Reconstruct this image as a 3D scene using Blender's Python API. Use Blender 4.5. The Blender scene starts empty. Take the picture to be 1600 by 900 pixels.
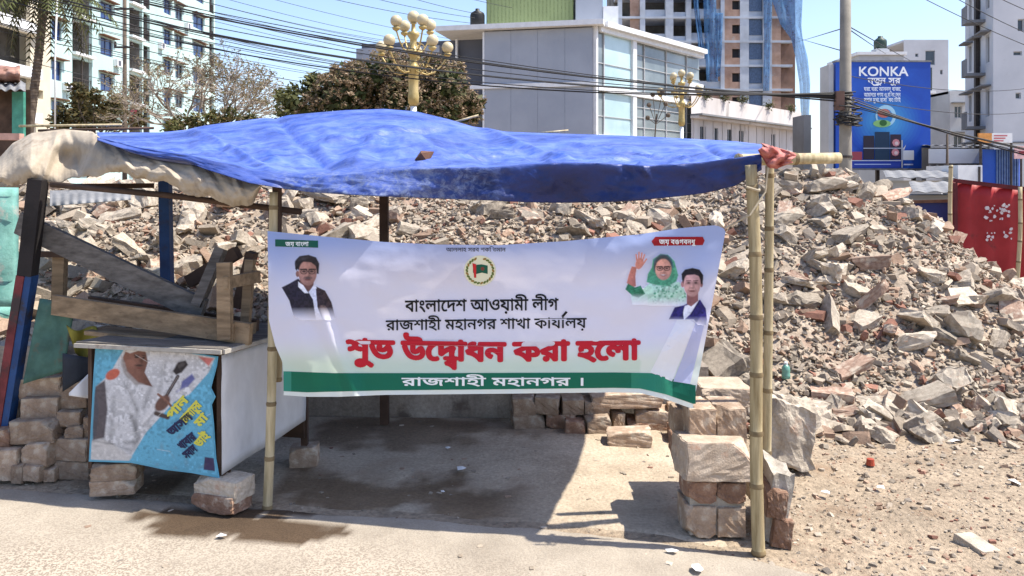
import bpy, bmesh, math, random
import numpy as np
from mathutils import Vector, Matrix, Euler, noise
R = math.radians
V = Vector
SC = bpy.context.scene
COL = SC.collection
random.seed(7)

# ------------------------------------------------------------------ camera, sky, sun, exposure
F, EYE, HY = 1256.0, 1.6, 285.0            # focal length in photo pixels, eye height, horizon row
cam = bpy.data.cameras.new('camera')
cam.sensor_fit = 'HORIZONTAL'; cam.sensor_width = 36.0
cam.lens = F / 1600 * 36.0
cam.shift_y = -(450 - HY) / 1600
cam.clip_start = 0.05; cam.clip_end = 3000
camo = bpy.data.objects.new('camera', cam); COL.objects.link(camo)
camo.location = (0, 0, EYE); camo.rotation_euler = (R(90), 0, 0)
SC.camera = camo
SUN_EL, SUN_AZ = 60.0, -6.5                # azimuth measured from +X towards +Y
world = bpy.data.worlds.new('World'); SC.world = world; world.use_nodes = True
wn = world.node_tree.nodes; wl = world.node_tree.links
sky = wn.new('ShaderNodeTexSky'); sky.sky_type = 'NISHITA'; sky.sun_disc = False
sky.sun_elevation = R(SUN_EL); sky.sun_rotation = R(90 - SUN_AZ)
sky.air_density = 1.0; sky.dust_density = 1.2; sky.ozone_density = 4.0
tintn = wn.new('ShaderNodeMix'); tintn.data_type = 'RGBA'; tintn.blend_type = 'MULTIPLY'; tintn.inputs[0].default_value = 1; tintn.inputs[7].default_value = (1.07, .985, .98, 1)
wl.new(sky.outputs[0], tintn.inputs[6]); wl.new(tintn.outputs[2], wn['Background'].inputs[0]); wn['Background'].inputs[1].default_value = 0.15
sl = bpy.data.lights.new('sun', 'SUN'); sl.energy = 4.4; sl.angle = R(0.53); sl.color = (1.0, 0.94, 0.84)
so = bpy.data.objects.new('sun', sl); COL.objects.link(so)
sd = V((math.cos(R(SUN_EL)) * math.cos(R(SUN_AZ)), math.cos(R(SUN_EL)) * math.sin(R(SUN_AZ)), math.sin(R(SUN_EL))))
so.rotation_euler = sd.to_track_quat('Z', 'Y').to_euler()
SC.view_settings.view_transform = 'Standard'; SC.view_settings.look = 'None'
SC.view_settings.gamma = 1; SC.view_settings.use_curve_mapping = False
SC.view_settings.exposure = 0.9
SC.cycles.max_bounces = 6; SC.cycles.diffuse_bounces = 3; SC.cycles.transparent_max_bounces = 8
SC.cycles.caustics_reflective = False; SC.cycles.caustics_refractive = False

# ------------------------------------------------------------------ helpers
def P(px, py, Y):                          # a point at distance Y that the photo shows at (px, py)
    return V(((px - 800) / F * Y, Y, EYE - (py - HY) / F * Y))
def G(px, py, z=0.0):                      # a point at height z
    return P(px, py, F * (EYE - z) / (py - HY))
def lerp(a, b, t): return a + (b - a) * t
def interp(x, xs, ys): return float(np.interp(x, xs, ys))

class MB:
    def __init__(s): s.v = []; s.f = []; s.m = []; s.c = []
    def add(s, vs, fs, m=0, c=None):
        b = len(s.v); s.v.extend([V(p) for p in vs])
        for f in fs: s.f.append([b + i for i in f]); s.m.append(m)
        s.c.extend([c or (1, 1, 1)] * len(vs)); return b
    def obox(s, o, u, n, u0, u1, n0, n1, z0, z1, m=0, c=None):
        k = V((0, 0, 1)); vs = []
        for a, b_, z in ((u0, n0, z0), (u1, n0, z0), (u1, n1, z0), (u0, n1, z0), (u0, n0, z1), (u1, n0, z1), (u1, n1, z1), (u0, n1, z1)):
            vs.append(o + u * a + n * b_ + k * z)
        s.add(vs, [(0, 3, 2, 1), (4, 5, 6, 7), (0, 1, 5, 4), (1, 2, 6, 5), (2, 3, 7, 6), (3, 0, 4, 7)], m, c)
    def box(s, x0, x1, y0, y1, z0, z1, m=0, c=None):
        s.obox(V((0, 0, 0)), V((1, 0, 0)), V((0, 1, 0)), x0, x1, y0, y1, z0, z1, m, c)
    def beam(s, p0, p1, w, h, up=V((0, 0, 1)), m=0, c=None):
        d = (p1 - p0).normalized(); a = d.cross(up)
        if a.length < 1e-4: a = d.cross(V((0, 1, 0)))
        a.normalize(); b = a.cross(d)
        vs = [p + a * (i * w / 2) + b * (j * h / 2) for p in (p0, p1) for i, j in ((-1, -1), (1, -1), (1, 1), (-1, 1))]
        s.add(vs, [(0, 1, 2, 3), (7, 6, 5, 4), (0, 4, 5, 1), (1, 5, 6, 2), (2, 6, 7, 3), (3, 7, 4, 0)], m, c)
    def tube(s, path, rad, n=8, m=0, c=None, cap=True):
        k = len(path); vs = []; prev = None
        for i, p in enumerate(path):
            d = (path[min(i + 1, k - 1)] - path[max(i - 1, 0)]).normalized()
            a = d.cross(V((0, 0, 1)) if abs(d.z) < .9 else V((0, 1, 0))).normalized()
            if prev is not None and a.dot(prev) < 0: a = -a
            prev = a; b = d.cross(a); r = rad[i] if isinstance(rad, (list, tuple)) else rad
            for j in range(n):
                t = 2 * math.pi * j / n; vs.append(p + (a * math.cos(t) + b * math.sin(t)) * r)
        fs = [(i * n + j, i * n + (j + 1) % n, (i + 1) * n + (j + 1) % n, (i + 1) * n + j) for i in range(k - 1) for j in range(n)]
        if cap: fs += [tuple(range(n - 1, -1, -1)), tuple(range((k - 1) * n, k * n))]
        s.add(vs, fs, m, c)
    def lathe(s, o, prof, n=12, m=0, c=None):
        s.tube([o + V((0, 0, z)) for r, z in prof], [max(r, 1e-4) for r, z in prof], n, m, c)
    def sphere(s, o, r, m=0, c=None, n=10, sz=1.0):
        pr = [(r * math.sin(math.pi * i / 8), -r * sz * math.cos(math.pi * i / 8)) for i in range(9)]
        s.lathe(o, pr, n, m, c)
    def grid(s, fn, nu, nv, m=0, cf=None):
        b = len(s.v)
        for j in range(nv + 1):
            for i in range(nu + 1):
                s.v.append(V(fn(i / nu, j / nv))); s.c.append(cf(i / nu, j / nv) if cf else (1, 1, 1))
        for j in range(nv):
            for i in range(nu):
                a = b + j * (nu + 1) + i; s.f.append([a, a + 1, a + nu + 2, a + nu + 1]); s.m.append(m)
    def build(s, name, mats, parent=None, smooth=False, attr=False, shift=True, solid=0):
        if not isinstance(mats, (list, tuple)): mats = [mats]
        me = bpy.data.meshes.new(name)
        off = V((0, 0, 0))
        if parent is None and shift and s.v:
            xs = [p.x for p in s.v]; ys = [p.y for p in s.v]; zs = [p.z for p in s.v]
            off = V(((min(xs) + max(xs)) / 2, (min(ys) + max(ys)) / 2, min(zs)))
        me.from_pydata([tuple(p - off) for p in s.v], [], s.f)
        for mt in mats: me.materials.append(mt)
        me.polygons.foreach_set('material_index', s.m)
        if smooth: me.polygons.foreach_set('use_smooth', [True] * len(s.f))
        if attr:
            ca = me.color_attributes.new('tint', 'FLOAT_COLOR', 'POINT')
            ca.data.foreach_set('color', np.c_[np.array(s.c, dtype=np.float32), np.ones(len(s.c), dtype=np.float32)].ravel())
        me.update()
        o = bpy.data.objects.new(name, me); COL.objects.link(o)
        if parent is None: o.location = off
        else:
            o.parent = parent; w = V((0, 0, 0)); q = parent
            while q is not None: w += q.location; q = q.parent
            o.location = -w
        if solid:
            md = o.modifiers.new('thickness', 'SOLIDIFY'); md.thickness = solid; md.offset = 0
        return o

def tag(o, label=None, cat=None, group=None, kind=None):
    if label: o['label'] = label
    if cat: o['category'] = cat
    if group: o['group'] = group
    if kind: o['kind'] = kind
    return o
def thing(name, label, cat, loc=(0, 0, 0), group=None):
    o = bpy.data.objects.new(name, None); COL.objects.link(o); o.location = loc; o.empty_display_size = .1
    return tag(o, label, cat, group)

# ------------------------------------------------------------------ materials
def mat(name, col, rough=.85, var=.25, scale=6, bump=.25, bscale=40, col2=None, attr=False, rand=0.0, metal=0.0,
        transl=0.0, dirt=None, spec=.3, stretch=None, bdist=.01, fine=0.0):
    m = bpy.data.materials.new(name); m.use_nodes = True
    N = m.node_tree.nodes; L = m.node_tree.links; b = N['Principled BSDF']
    tc = N.new('ShaderNodeTexCoord'); vec = tc.outputs['Object']
    if stretch:
        mp = N.new('ShaderNodeMapping'); mp.inputs['Scale'].default_value = stretch; L.new(vec, mp.inputs[0]); vec = mp.outputs[0]
    if rand:
        oi = N.new('ShaderNodeObjectInfo')
    def nz(sc, det=6, ro=.6):
        n = N.new('ShaderNodeTexNoise'); n.inputs['Scale'].default_value = sc; n.inputs['Detail'].default_value = det
        n.inputs['Roughness'].default_value = ro; L.new(vec, n.inputs['Vector']); return n.outputs['Fac']
    def mix(fac, a, c, bt='MIX'):
        x = N.new('ShaderNodeMix'); x.data_type = 'RGBA'; x.blend_type = bt
        if isinstance(fac, float): x.inputs[0].default_value = fac
        else: L.new(fac, x.inputs[0])
        for q, i in ((a, 6), (c, 7)):
            if isinstance(q, tuple): x.inputs[i].default_value = (*q[:3], 1)
            else: L.new(q, x.inputs[i])
        return x.outputs[2]
    def ramp(f, lo, hi):
        x = N.new('ShaderNodeMapRange'); x.inputs[1].default_value = lo; x.inputs[2].default_value = hi; L.new(f, x.inputs[0]); return x.outputs[0]
    lo = tuple(c * (1 - var) for c in col); hi = col2 or tuple(min(1, c * (1 + var)) for c in col)
    out = mix(ramp(nz(scale), .32, .68), lo, hi)
    if fine:
        out = mix(ramp(nz(bscale * 1.3, 3), .3, .7), mix(1.0, out, (1 - fine,) * 3, 'MULTIPLY'), out)
    if dirt:
        out = mix(ramp(nz(dirt[2], 5, .65), dirt[1], dirt[1] + .12), out, dirt[0])
    if attr:
        a = N.new('ShaderNodeAttribute'); a.attribute_name = 'tint'; out = mix(1.0, out, a.outputs['Color'], 'MULTIPLY')
    if rand:
        hs = N.new('ShaderNodeHueSaturation'); mr = N.new('ShaderNodeMapRange'); mr.inputs[3].default_value = 1 - rand; mr.inputs[4].default_value = 1 + rand
        L.new(oi.outputs['Random'], mr.inputs[0]); L.new(mr.outputs[0], hs.inputs['Value']); L.new(out, hs.inputs['Color']); out = hs.outputs[0]
    L.new(out, b.inputs['Base Color'])
    b.inputs['Roughness'].default_value = rough; b.inputs['Metallic'].default_value = metal
    b.inputs['Specular IOR Level'].default_value = spec
    if bump:
        bp = N.new('ShaderNodeBump'); bp.inputs['Strength'].default_value = bump; bp.inputs['Distance'].default_value = bdist
        L.new(nz(bscale, 5, .65), bp.inputs['Height']); L.new(bp.outputs[0], b.inputs['Normal'])
    if transl:
        t = N.new('ShaderNodeBsdfTranslucent'); ms = N.new('ShaderNodeMixShader'); ms.inputs[0].default_value = transl
        L.new(out, t.inputs[0]); L.new(b.outputs[0], ms.inputs[1]); L.new(t.outputs[0], ms.inputs[2])
        L.new(ms.outputs[0], N['Material Output'].inputs['Surface'])
    return m

M = {}
M['dirt'] = mat('dirt', (.48, .38, .27), .95, .3, 2.2, .9, 28, (.52, .41, .29), dirt=((.27, .19, .125), .56, 1.6), bdist=.03, fine=.45)
M['dust'] = mat('rubble_dust', (.47, .37, .275), .95, .3, 3, .8, 30, (.58, .48, .375), dirt=((.30, .21, .155), .56, 1.1), bdist=.03, fine=.4)
M['concrete'] = mat('broken_concrete', (.42, .35, .27), .92, .35, 9, .7, 50, (.55, .475, .375), rand=.3, dirt=((.24, .20, .17), .6, 4), fine=.25)
M['plaster'] = mat('old_plaster', (.52, .44, .34), .92, .3, 8, .7, 50, (.63, .55, .44), rand=.25, dirt=((.42, .28, .2), .58, 5), fine=.2)
M['brick'] = mat('broken_brick', (.42, .265, .19), .92, .3, 9, .6, 60, (.52, .37, .28), rand=.3, dirt=((.50, .42, .33), .50, 4), fine=.25)
M['stone_stuff'] = mat('small_rubble', (.9, .9, .9), .92, .22, 7, .6, 55, (1, 1, 1), attr=True, dirt=((.62, .56, .5), .58, 4), fine=.25)
M['brick_warm'] = mat('weathered_brick', (.40, .275, .185), .92, .25, 14, .8, 110, (.50, .385, .285), rand=.22, dirt=((.48, .41, .32), .52, 15), fine=.22, bdist=.006)
M['brick_pale'] = mat('pale_brick', (.50, .385, .285), .92, .25, 14, .8, 110, (.58, .48, .375), rand=.1, dirt=((.42, .27, .19), .56, 12), fine=.2, bdist=.006)
M['brick_red'] = mat('red_brick', (.30, .165, .105), .92, .3, 14, .8, 110, (.38, .24, .165), rand=.2, dirt=((.44, .36, .28), .54, 14), fine=.25, bdist=.006)
M['mortar'] = mat('mortar', (.43, .37, .29), .95, .3, 14, .7, 70, (.5, .46, .4), fine=.25)
M['old_wall'] = mat('stained_plaster', (.38, .32, .26), .95, .4, 3, .7, 40, (.50, .43, .355), dirt=((.16, .125, .1), .56, 4), fine=.3)
M['bamboo'] = mat('bamboo', (.34, .25, .115), .65, .35, 5, .3, 60, (.50, .41, .24), stretch=(9, 9, .8), dirt=((.22, .155, .085), .56, 2.5))
M['bamboo_pale'] = mat('pale_bamboo', (.45, .36, .19), .65, .3, 5, .3, 60, (.58, .49, .31), stretch=(9, 9, .8), dirt=((.28, .2, .115), .58, 2.5))
M['bnode'] = mat('bamboo_node', (.20, .145, .075), .75, .35, 14, .2)
M['wood'] = mat('bare_wood', (.26, .18, .105), .8, .4, 3, .3, 30, (.35, .25, .15), stretch=(1.2, 9, 9), dirt=((.16, .1, .06), .6, 5))
M['wood_grey'] = mat('grey_wood', (.13, .115, .10), .85, .35, 4, .3, 30, (.2, .18, .16), stretch=(1.2, 9, 9))
M['wood_dark'] = mat('dark_wood', (.075, .045, .03), .8, .4, 5, .3, 30)
M['wood_shade'] = mat('shade_black_wood', (.018, .015, .015), .8, .4, 5, .2, 30)  # shade baked into the wood colour for the leaning post's upper half
M['paint_red'] = mat('worn_red_paint', (.15, .03, .032), .7, .4, 8, .3, 40, dirt=((.05, .035, .035), .52, 7))
M['paint_blue'] = mat('worn_blue_paint', (.012, .045, .15), .5, .35, 6, .2, 40, (.016, .07, .21), dirt=((.03, .03, .045), .55, 7))
def tarp_mat():
    m = bpy.data.materials.new('blue_tarp'); m.use_nodes = True; N = m.node_tree.nodes; L = m.node_tree.links; b = N['Principled BSDF']
    tc = N.new('ShaderNodeTexCoord')
    def nz(sc, stretch, det=7, ro=.65):
        mp = N.new('ShaderNodeMapping'); mp.inputs['Scale'].default_value = stretch; mp.inputs['Rotation'].default_value = (0, 0, .25); L.new(tc.outputs['Object'], mp.inputs[0])
        n = N.new('ShaderNodeTexNoise'); n.inputs['Scale'].default_value = sc; n.inputs['Detail'].default_value = det; n.inputs['Roughness'].default_value = ro; n.inputs['Distortion'].default_value = .6
        L.new(mp.outputs[0], n.inputs['Vector']); return n.outputs['Fac']
    def mr(f, a, c, d=0., e=1.):
        x = N.new('ShaderNodeMapRange'); x.inputs[1].default_value = a; x.inputs[2].default_value = c; x.inputs[3].default_value = d; x.inputs[4].default_value = e; L.new(f, x.inputs[0]); return x.outputs[0]
    def mul(a, c):
        x = N.new('ShaderNodeMath'); x.operation = 'MULTIPLY'; L.new(a, x.inputs[0]); L.new(c, x.inputs[1]); return x.outputs[0]
    def mix(f, a, c):
        x = N.new('ShaderNodeMix'); x.data_type = 'RGBA'; L.new(f, x.inputs[0])
        for q, k in ((a, 6), (c, 7)):
            if isinstance(q, tuple): x.inputs[k].default_value = (*q, 1)
            else: L.new(q, x.inputs[k])
        return x.outputs[2]
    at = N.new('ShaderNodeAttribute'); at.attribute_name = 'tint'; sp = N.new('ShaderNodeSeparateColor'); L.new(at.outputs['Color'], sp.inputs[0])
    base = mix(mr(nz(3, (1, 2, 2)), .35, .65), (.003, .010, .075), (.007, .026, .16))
    lit_wear = mix(mr(nz(7, (1, 2.6, 2)), .34, .60), (.06, .13, .52), (.15, .225, .62))
    f = mul(mr(nz(1.7, (1, 3.0, 3.0)), .36, .58, .36, .92), sp.outputs[0]); c1 = mix(f, base, lit_wear)  # mask paints the top sunlit-pale and the hem shade-dark; noise adds patchy wear
    mottle = mul(mr(nz(22, (1, 1.2, 1.2), 8, .75), .46, .60), sp.outputs[1]); c2 = mix(mottle, c1, (.15, .19, .34))  # fine pale blotches along the left and middle of the hem
    L.new(c2, b.inputs['Base Color']); b.inputs['Roughness'].default_value = .48; b.inputs['Specular IOR Level'].default_value = .5
    bp = N.new('ShaderNodeBump'); bp.inputs['Strength'].default_value = .55; bp.inputs['Distance'].default_value = .03; L.new(nz(5, (1, 2.4, 1.6), 5, .55), bp.inputs['Height'])
    rg = N.new('ShaderNodeTexNoise'); rg.noise_type = 'RIDGED_MULTIFRACTAL'; rg.inputs['Scale'].default_value = 1.7; rg.inputs['Detail'].default_value = 3; rg.inputs['Distortion'].default_value = .4
    mpr = N.new('ShaderNodeMapping'); mpr.inputs['Scale'].default_value = (1, 2.0, 1.3); mpr.inputs['Rotation'].default_value = (0, 0, .5); L.new(tc.outputs['Object'], mpr.inputs[0]); L.new(mpr.outputs[0], rg.inputs['Vector'])
    b0 = N.new('ShaderNodeBump'); b0.inputs['Strength'].default_value = .6; b0.inputs['Distance'].default_value = .03; L.new(rg.outputs['Fac'], b0.inputs['Height']); L.new(b0.outputs[0], bp.inputs['Normal'])
    b2 = N.new('ShaderNodeBump'); b2.inputs['Strength'].default_value = .3; b2.inputs['Distance'].default_value = .008; L.new(nz(26, (1, 1.5, 1.5), 4), b2.inputs['Height']); L.new(bp.outputs[0], b2.inputs['Normal']); L.new(b2.outputs[0], b.inputs['Normal'])
    t = N.new('ShaderNodeBsdfTranslucent'); ms = N.new('ShaderNodeMixShader'); ms.inputs[0].default_value = .05
    L.new(c2, t.inputs[0]); L.new(b.outputs[0], ms.inputs[1]); L.new(t.outputs[0], ms.inputs[2]); L.new(ms.outputs[0], N['Material Output'].inputs['Surface']); return m
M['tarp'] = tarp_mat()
M['sack'] = mat('beige_plastic_sheet', (.44, .365, .27), .75, .25, 4, .3, 40, (.54, .47, .37), dirt=((.26, .20, .145), .55, 4), bdist=.012, transl=.1)
M['red_cloth'] = mat('faded_red_cloth', (.45, .08, .07), .9, .3, 9, .4, 30, (.62, .3, .26))
M['rope'] = mat('rope', (.45, .38, .27), .9)
M['tin_white'] = mat('white_painted_tin', (.60, .60, .60), .5, .1, 4, .1, 12, (.68, .68, .68), dirt=((.36, .335, .30), .57, 3.2), stretch=(1, 1, .45), fine=.12)
M['edge'] = mat('worn_tin_edge', (.40, .37, .32), .7, .3, 9, .3, 30, dirt=((.2, .15, .11), .56, 9))
M['tin_green'] = mat('rusty_green_tin', (.05, .13, .11), .7, .4, 7, .3, 20, (.08, .18, .14), dirt=((.13, .075, .045), .54, 5))
M['tin_grey'] = mat('grey_tin', (.2, .2, .2), .6, .3, 4, .2, 20)
M['rust'] = mat('rust', (.15, .075, .045), .85, .4, 8, .4, 30)
M['iron'] = mat('dark_iron', (.05, .04, .035), .6, .3, 8, .2)
M['turquoise'] = mat('flaking_turquoise_wall', (.16, .42, .36), .85, .3, 7, .4, 30, (.25, .5, .44), dirt=((.45, .43, .38), .56, 6))
M['paper'] = mat('paper_scrap', (.72, .72, .72), .8, .08, 9, .1)
M['yellow_cloth'] = mat('yellow_cloth', (.22, .19, .03), .8, .4, 6, .3, 20)
M['dkcloth'] = mat('dark_cloth', (.02, .025, .035), .8, .4, 6, .3, 20)
M['black'] = mat('black_plastic', (.015, .015, .017), .5, .3, 6, 0)
M['white'] = mat('white_paint', (.72, .73, .74), .6, .08, 3, 0, 20)
M['mint'] = mat('mint_white_paint', (.42, .60, .585), .8, .06, .25, 0, 20, (.49, .645, .635), dirt=((.36, .47, .44), .58, .5), stretch=(1, 1, .22))
M['cream'] = mat('cream_wall', (.60, .54, .42), .85, .12, .4, 0, 20)
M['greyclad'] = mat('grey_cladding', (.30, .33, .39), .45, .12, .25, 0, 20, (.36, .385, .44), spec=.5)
M['greydark'] = mat('dark_grey_and_recess_shade', (.11, .12, .15), .6, .2, .3, 0)
M['cement'] = mat('bare_cement', (.42, .435, .45), .9, .15, .35, 0, 20, (.52, .53, .54), dirt=((.33, .335, .34), .62, .6))
M['cement_pale'] = mat('pale_raw_render', (.60, .62, .65), .9, .1, .35, 0, 20, (.68, .69, .71), dirt=((.45, .46, .48), .62, .6))
M['cement_dark'] = mat('weathered_cement', (.20, .205, .215), .9, .25, .35, 0, 20)
M['towerbrick'] = mat('fresh_brick_wall', (.40, .25, .18), .92, .25, .8, 0, 20, (.48, .33, .26), dirt=((.38, .36, .34), .6, 1.1))
M['towerconc'] = mat('tower_concrete', (.46, .50, .56), .9, .2, .4, 0, 20)
M['stain_white'] = mat('stained_whitewash', (.58, .53, .50), .9, .15, .6, 0, 20, (.66, .62, .6), dirt=((.3, .27, .25), .6, .9), stretch=(1, 1, .35))
M['void'] = mat('dark_opening', (.03, .03, .035), .8, .3, 1, 0)
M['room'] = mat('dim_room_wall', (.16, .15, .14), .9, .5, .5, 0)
M['glassblue'] = mat('window_glass_blue', (.02, .045, .16), .1, .3, .6, 0, spec=.6)
M['glassdark'] = mat('window_glass_dark', (.03, .04, .055), .1, .3, .6, 0, spec=.6)
M['glasscyan'] = mat('pale_cyan_glass', (.36, .52, .56), .12, .12, .3, 0, 20, (.5, .66, .69), spec=.7)
M['glassgrey'] = mat('grey_glass', (.17, .21, .23), .12, .3, .3, 0, 20, (.27, .31, .32), spec=.7)
M['net'] = mat('blue_safety_net', (.13, .33, .64), .8, .3, 1.5, 0, 20, (.22, .46, .75), transl=.5)
_n = M['net'].node_tree; _tr = _n.nodes.new('ShaderNodeBsdfTransparent'); _ms = _n.nodes.new('ShaderNodeMixShader'); _ms.inputs[0].default_value = .5
_sf = _n.nodes['Material Output'].inputs['Surface']; _old = _sf.links[0].from_socket; _n.links.new(_old, _ms.inputs[1]); _n.links.new(_tr.outputs[0], _ms.inputs[2]); _n.links.new(_ms.outputs[0], _sf)
M['limegreen'] = mat('green_sheet_cabin', (.30, .36, .17), .7, .1, .5, 0)
M['gold'] = mat('gold_paint', (.42, .31, .11), .4, .25, 3, 0, 20, (.55, .43, .2), metal=.25)
M['globe'] = mat('frosted_globe', (.50, .43, .28), .35, .15, 3, 0)
M['poleconc'] = mat('concrete_pole', (.25, .23, .195), .9, .2, 2, .2, 30)
M['bark'] = mat('bark', (.11, .085, .065), .95, .4, 3, .5, 12, stretch=(2, 2, .5))
M['twig'] = mat('pale_twig', (.30, .255, .21), .9, .3, 3, 0)
M['leaf'] = mat('leaves', (.9, .9, .9), .7, .15, 2, 0, attr=True, transl=.3)
M['cable'] = mat('black_cable', (.022, .022, .024), .6, .2, 2, 0)
M['red_sheet'] = mat('red_sheet_metal', (.33, .018, .022), .5, .25, 1.5, .2, 6, (.42, .03, .035), dirt=((.12, .02, .02), .6, 3))
M['navy_sheet'] = mat('navy_sheet_metal', (.02, .03, .13), .55, .25, 1.5, .2, 6)
M['bbblue'] = mat('billboard_blue', (.015, .07, .42), .45, .15, .6, 0, 20, (.02, .10, .5))
def print_mat(name, transl=0.0, rough=.6, bump=0):
    m = bpy.data.materials.new(name); m.use_nodes = True; N = m.node_tree.nodes; L = m.node_tree.links; b = N['Principled BSDF']
    a = N.new('ShaderNodeAttribute'); a.attribute_name = 'tint'; L.new(a.outputs['Color'], b.inputs['Base Color'])
    b.inputs['Roughness'].default_value = rough; b.inputs['Specular IOR Level'].default_value = .3
    if bump:
        tc = N.new('ShaderNodeTexCoord'); n = N.new('ShaderNodeTexNoise'); n.inputs['Scale'].default_value = 9; n.inputs['Detail'].default_value = 4
        L.new(tc.outputs['Object'], n.inputs['Vector']); bp = N.new('ShaderNodeBump'); bp.inputs['Strength'].default_value = bump; bp.inputs['Distance'].default_value = .02
        L.new(n.outputs['Fac'], bp.inputs['Height']); L.new(bp.outputs[0], b.inputs['Normal'])
    if transl:
        t = N.new('ShaderNodeBsdfTranslucent'); ms = N.new('ShaderNodeMixShader'); ms.inputs[0].default_value = transl
        L.new(a.outputs['Color'], t.inputs[0]); L.new(b.outputs[0], ms.inputs[1]); L.new(t.outputs[0], ms.inputs[2])
        L.new(ms.outputs[0], N['Material Output'].inputs['Surface'])
    return m
M['print'] = print_mat('printed_ink')
M['banner'] = print_mat('banner_cloth', .3, .55, .15)
M['poster'] = print_mat('faded_poster', 0, .6, .25)
def srgb(r, g, b):
    f = lambda c: (c / 255 / 12.92) if c / 255 <= .04045 else ((c / 255 + .055) / 1.055) ** 2.4
    return (f(r), f(g), f(b))

# ------------------------------------------------------------------ lettering: glyph outlines laid out by hand
_gc = {}
def glyph(ch):                             # closed outlines and advance width
    if ch in _gc: return _gc[ch]
    def loops(body):
        cu = bpy.data.curves.new('g', 'FONT'); cu.body = body; cu.size = 1; cu.resolution_u = 4; cu.fill_mode = 'NONE'
        o = bpy.data.objects.new('g', cu); COL.objects.link(o)
        bpy.context.view_layer.update()
        me = bpy.data.meshes.new_from_object(o.evaluated_get(bpy.context.evaluated_depsgraph_get()))
        vs = [(v.co.x, v.co.y) for v in me.vertices]; par = list(range(len(vs)))
        def fd(q):
            while par[q] != q: q = par[q]
            return q
        for e in me.edges:
            a, b = fd(e.vertices[0]), fd(e.vertices[1]); par[max(a, b)] = min(a, b)
        d = {}
        for q in range(len(vs)): d.setdefault(fd(q), []).append(vs[q])
        bpy.data.objects.remove(o); bpy.data.curves.remove(cu); bpy.data.meshes.remove(me)
        return list(d.values())
    mx = lambda ls: max(p[0] for l in ls for p in l)
    ls = loops(ch); _gc[ch] = (ls, mx(loops(ch + 'I')) - mx(loops('I'))); return _gc[ch]
def write(mb, tokens, px0, px1, base, em, to3d, col, bold=0.0, m=0, res=64):
    x = 0; placed = []
    for t in tokens:
        if t == ' ': x += .28; continue
        ch, dx, dy, s_, adv = t if isinstance(t, tuple) else (t, 0, 0, 1, True)
        ls, w = glyph(ch); placed.append([[((x + dx + a * s_), dy + b * s_) for a, b in l] for l in ls])
        if adv: x += w * s_
    w = x; x0, y0 = -.3, -.55; nxp, nyp = int((w + .6) * res), int(1.9 * res); bits = np.zeros((nyp, nxp), bool)
    for g_ in placed:                      # non-zero winding, glyph by glyph
        df = np.zeros((nyp, nxp + 1), np.int32)
        for l in g_:
            for k in range(len(l)):
                (ax, ay), (bx, by) = l[k], l[(k + 1) % len(l)]
                ax, bx = (ax - x0) * res, (bx - x0) * res; ay, by = (ay - y0) * res, (by - y0) * res
                if ay == by: continue
                sg = 1 if by > ay else -1; lo, hi = min(ay, by), max(ay, by)
                for r_ in range(max(0, math.ceil(lo - .5)), min(nyp, math.ceil(hi - .5))):
                    xx = ax + (bx - ax) * ((r_ + .5 - ay) / (by - ay)); df[r_, min(nxp, max(0, math.ceil(xx - .5)))] += sg
        bits |= np.cumsum(df, 1)[:, :nxp] != 0
    if bold:
        R_ = bold * res; o_ = bits.copy(); q = int(R_) + 1
        for dy in range(-q, q + 1):
            for dx in range(-q, q + 1):
                if (dx or dy) and dx * dx + dy * dy <= R_ * R_ + .3: o_ |= np.roll(np.roll(bits, dy, 0), dx, 1)
        bits = o_
    sx = (px1 - px0) / w
    def pt(c, r_):
        px = px0 + (x0 + c / res) * sx; return to3d(px, base(px) - (y0 + r_ / res) * em, 0)
    for r_ in range(nyp):
        row = np.diff(np.concatenate(([0], bits[r_].astype(np.int8), [0]))); a_ = np.where(row == 1)[0]; b_ = np.where(row == -1)[0]
        for a, b in zip(a_, b_): mb.add([pt(a, r_), pt(b, r_), pt(b, r_ + 1), pt(a, r_ + 1)], [(0, 1, 2, 3)], m, col)

# ------------------------------------------------------------------ ground, road, rubble mound
def smooth(t): t = max(0, min(1, t)); return t * t * (3 - 2 * t)
def fbm(x, y, s, seed=0.0): return noise.fractal(V((x * s, y * s, seed)), 1.0, 2.0, 4)
def axis(fine0, fine1, step, far0, far1):
    a = list(np.arange(fine0, fine1, step)); d = step; x = a[-1]
    while x < far1: d *= 1.35; x += d; a.append(x)
    d = step; x = a[0]; pre = []
    while x > far0: d *= 1.35; x -= d; pre.append(x)
    return pre[::-1] + a
def ground_z(x, y):
    k = smooth((3.2 - abs(x - .6)) / 1.0 if abs(x - .6) > 2.2 else 1)
    z = .012 * fbm(x, y, 1.1) + .006 * fbm(x, y, 5, 3) 
    if x > .9: z += .02 * smooth((x - .9) / .8) * (fbm(x, y, 2.3, 9) + .4) + .010 * fbm(x, y, 9, 2) * smooth((x - .9) / .8)
    if y > 7 or abs(x) > 6: z *= .2
    return z - .006
xs = axis(-3.6, 4.4, .04, -1500, 1500); ys = axis(2.4, 6.2, .035, -60, 1500)
g = MB()
for y in ys:
    for x in xs: g.v.append(V((x, y, ground_z(x, y) if (-8 < x < 8 and 1 < y < 12) else -.006)))
nx = len(xs)
for j in range(len(ys) - 1):
    for i in range(nx - 1): a = j * nx + i; g.f.append([a, a + 1, a + nx + 1, a + nx]); g.m.append(0)
g.c = [(1, 1, 1)] * len(g.v)
tag(g.build('ground', M['dirt'], smooth=True, shift=False), kind='structure')

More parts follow.
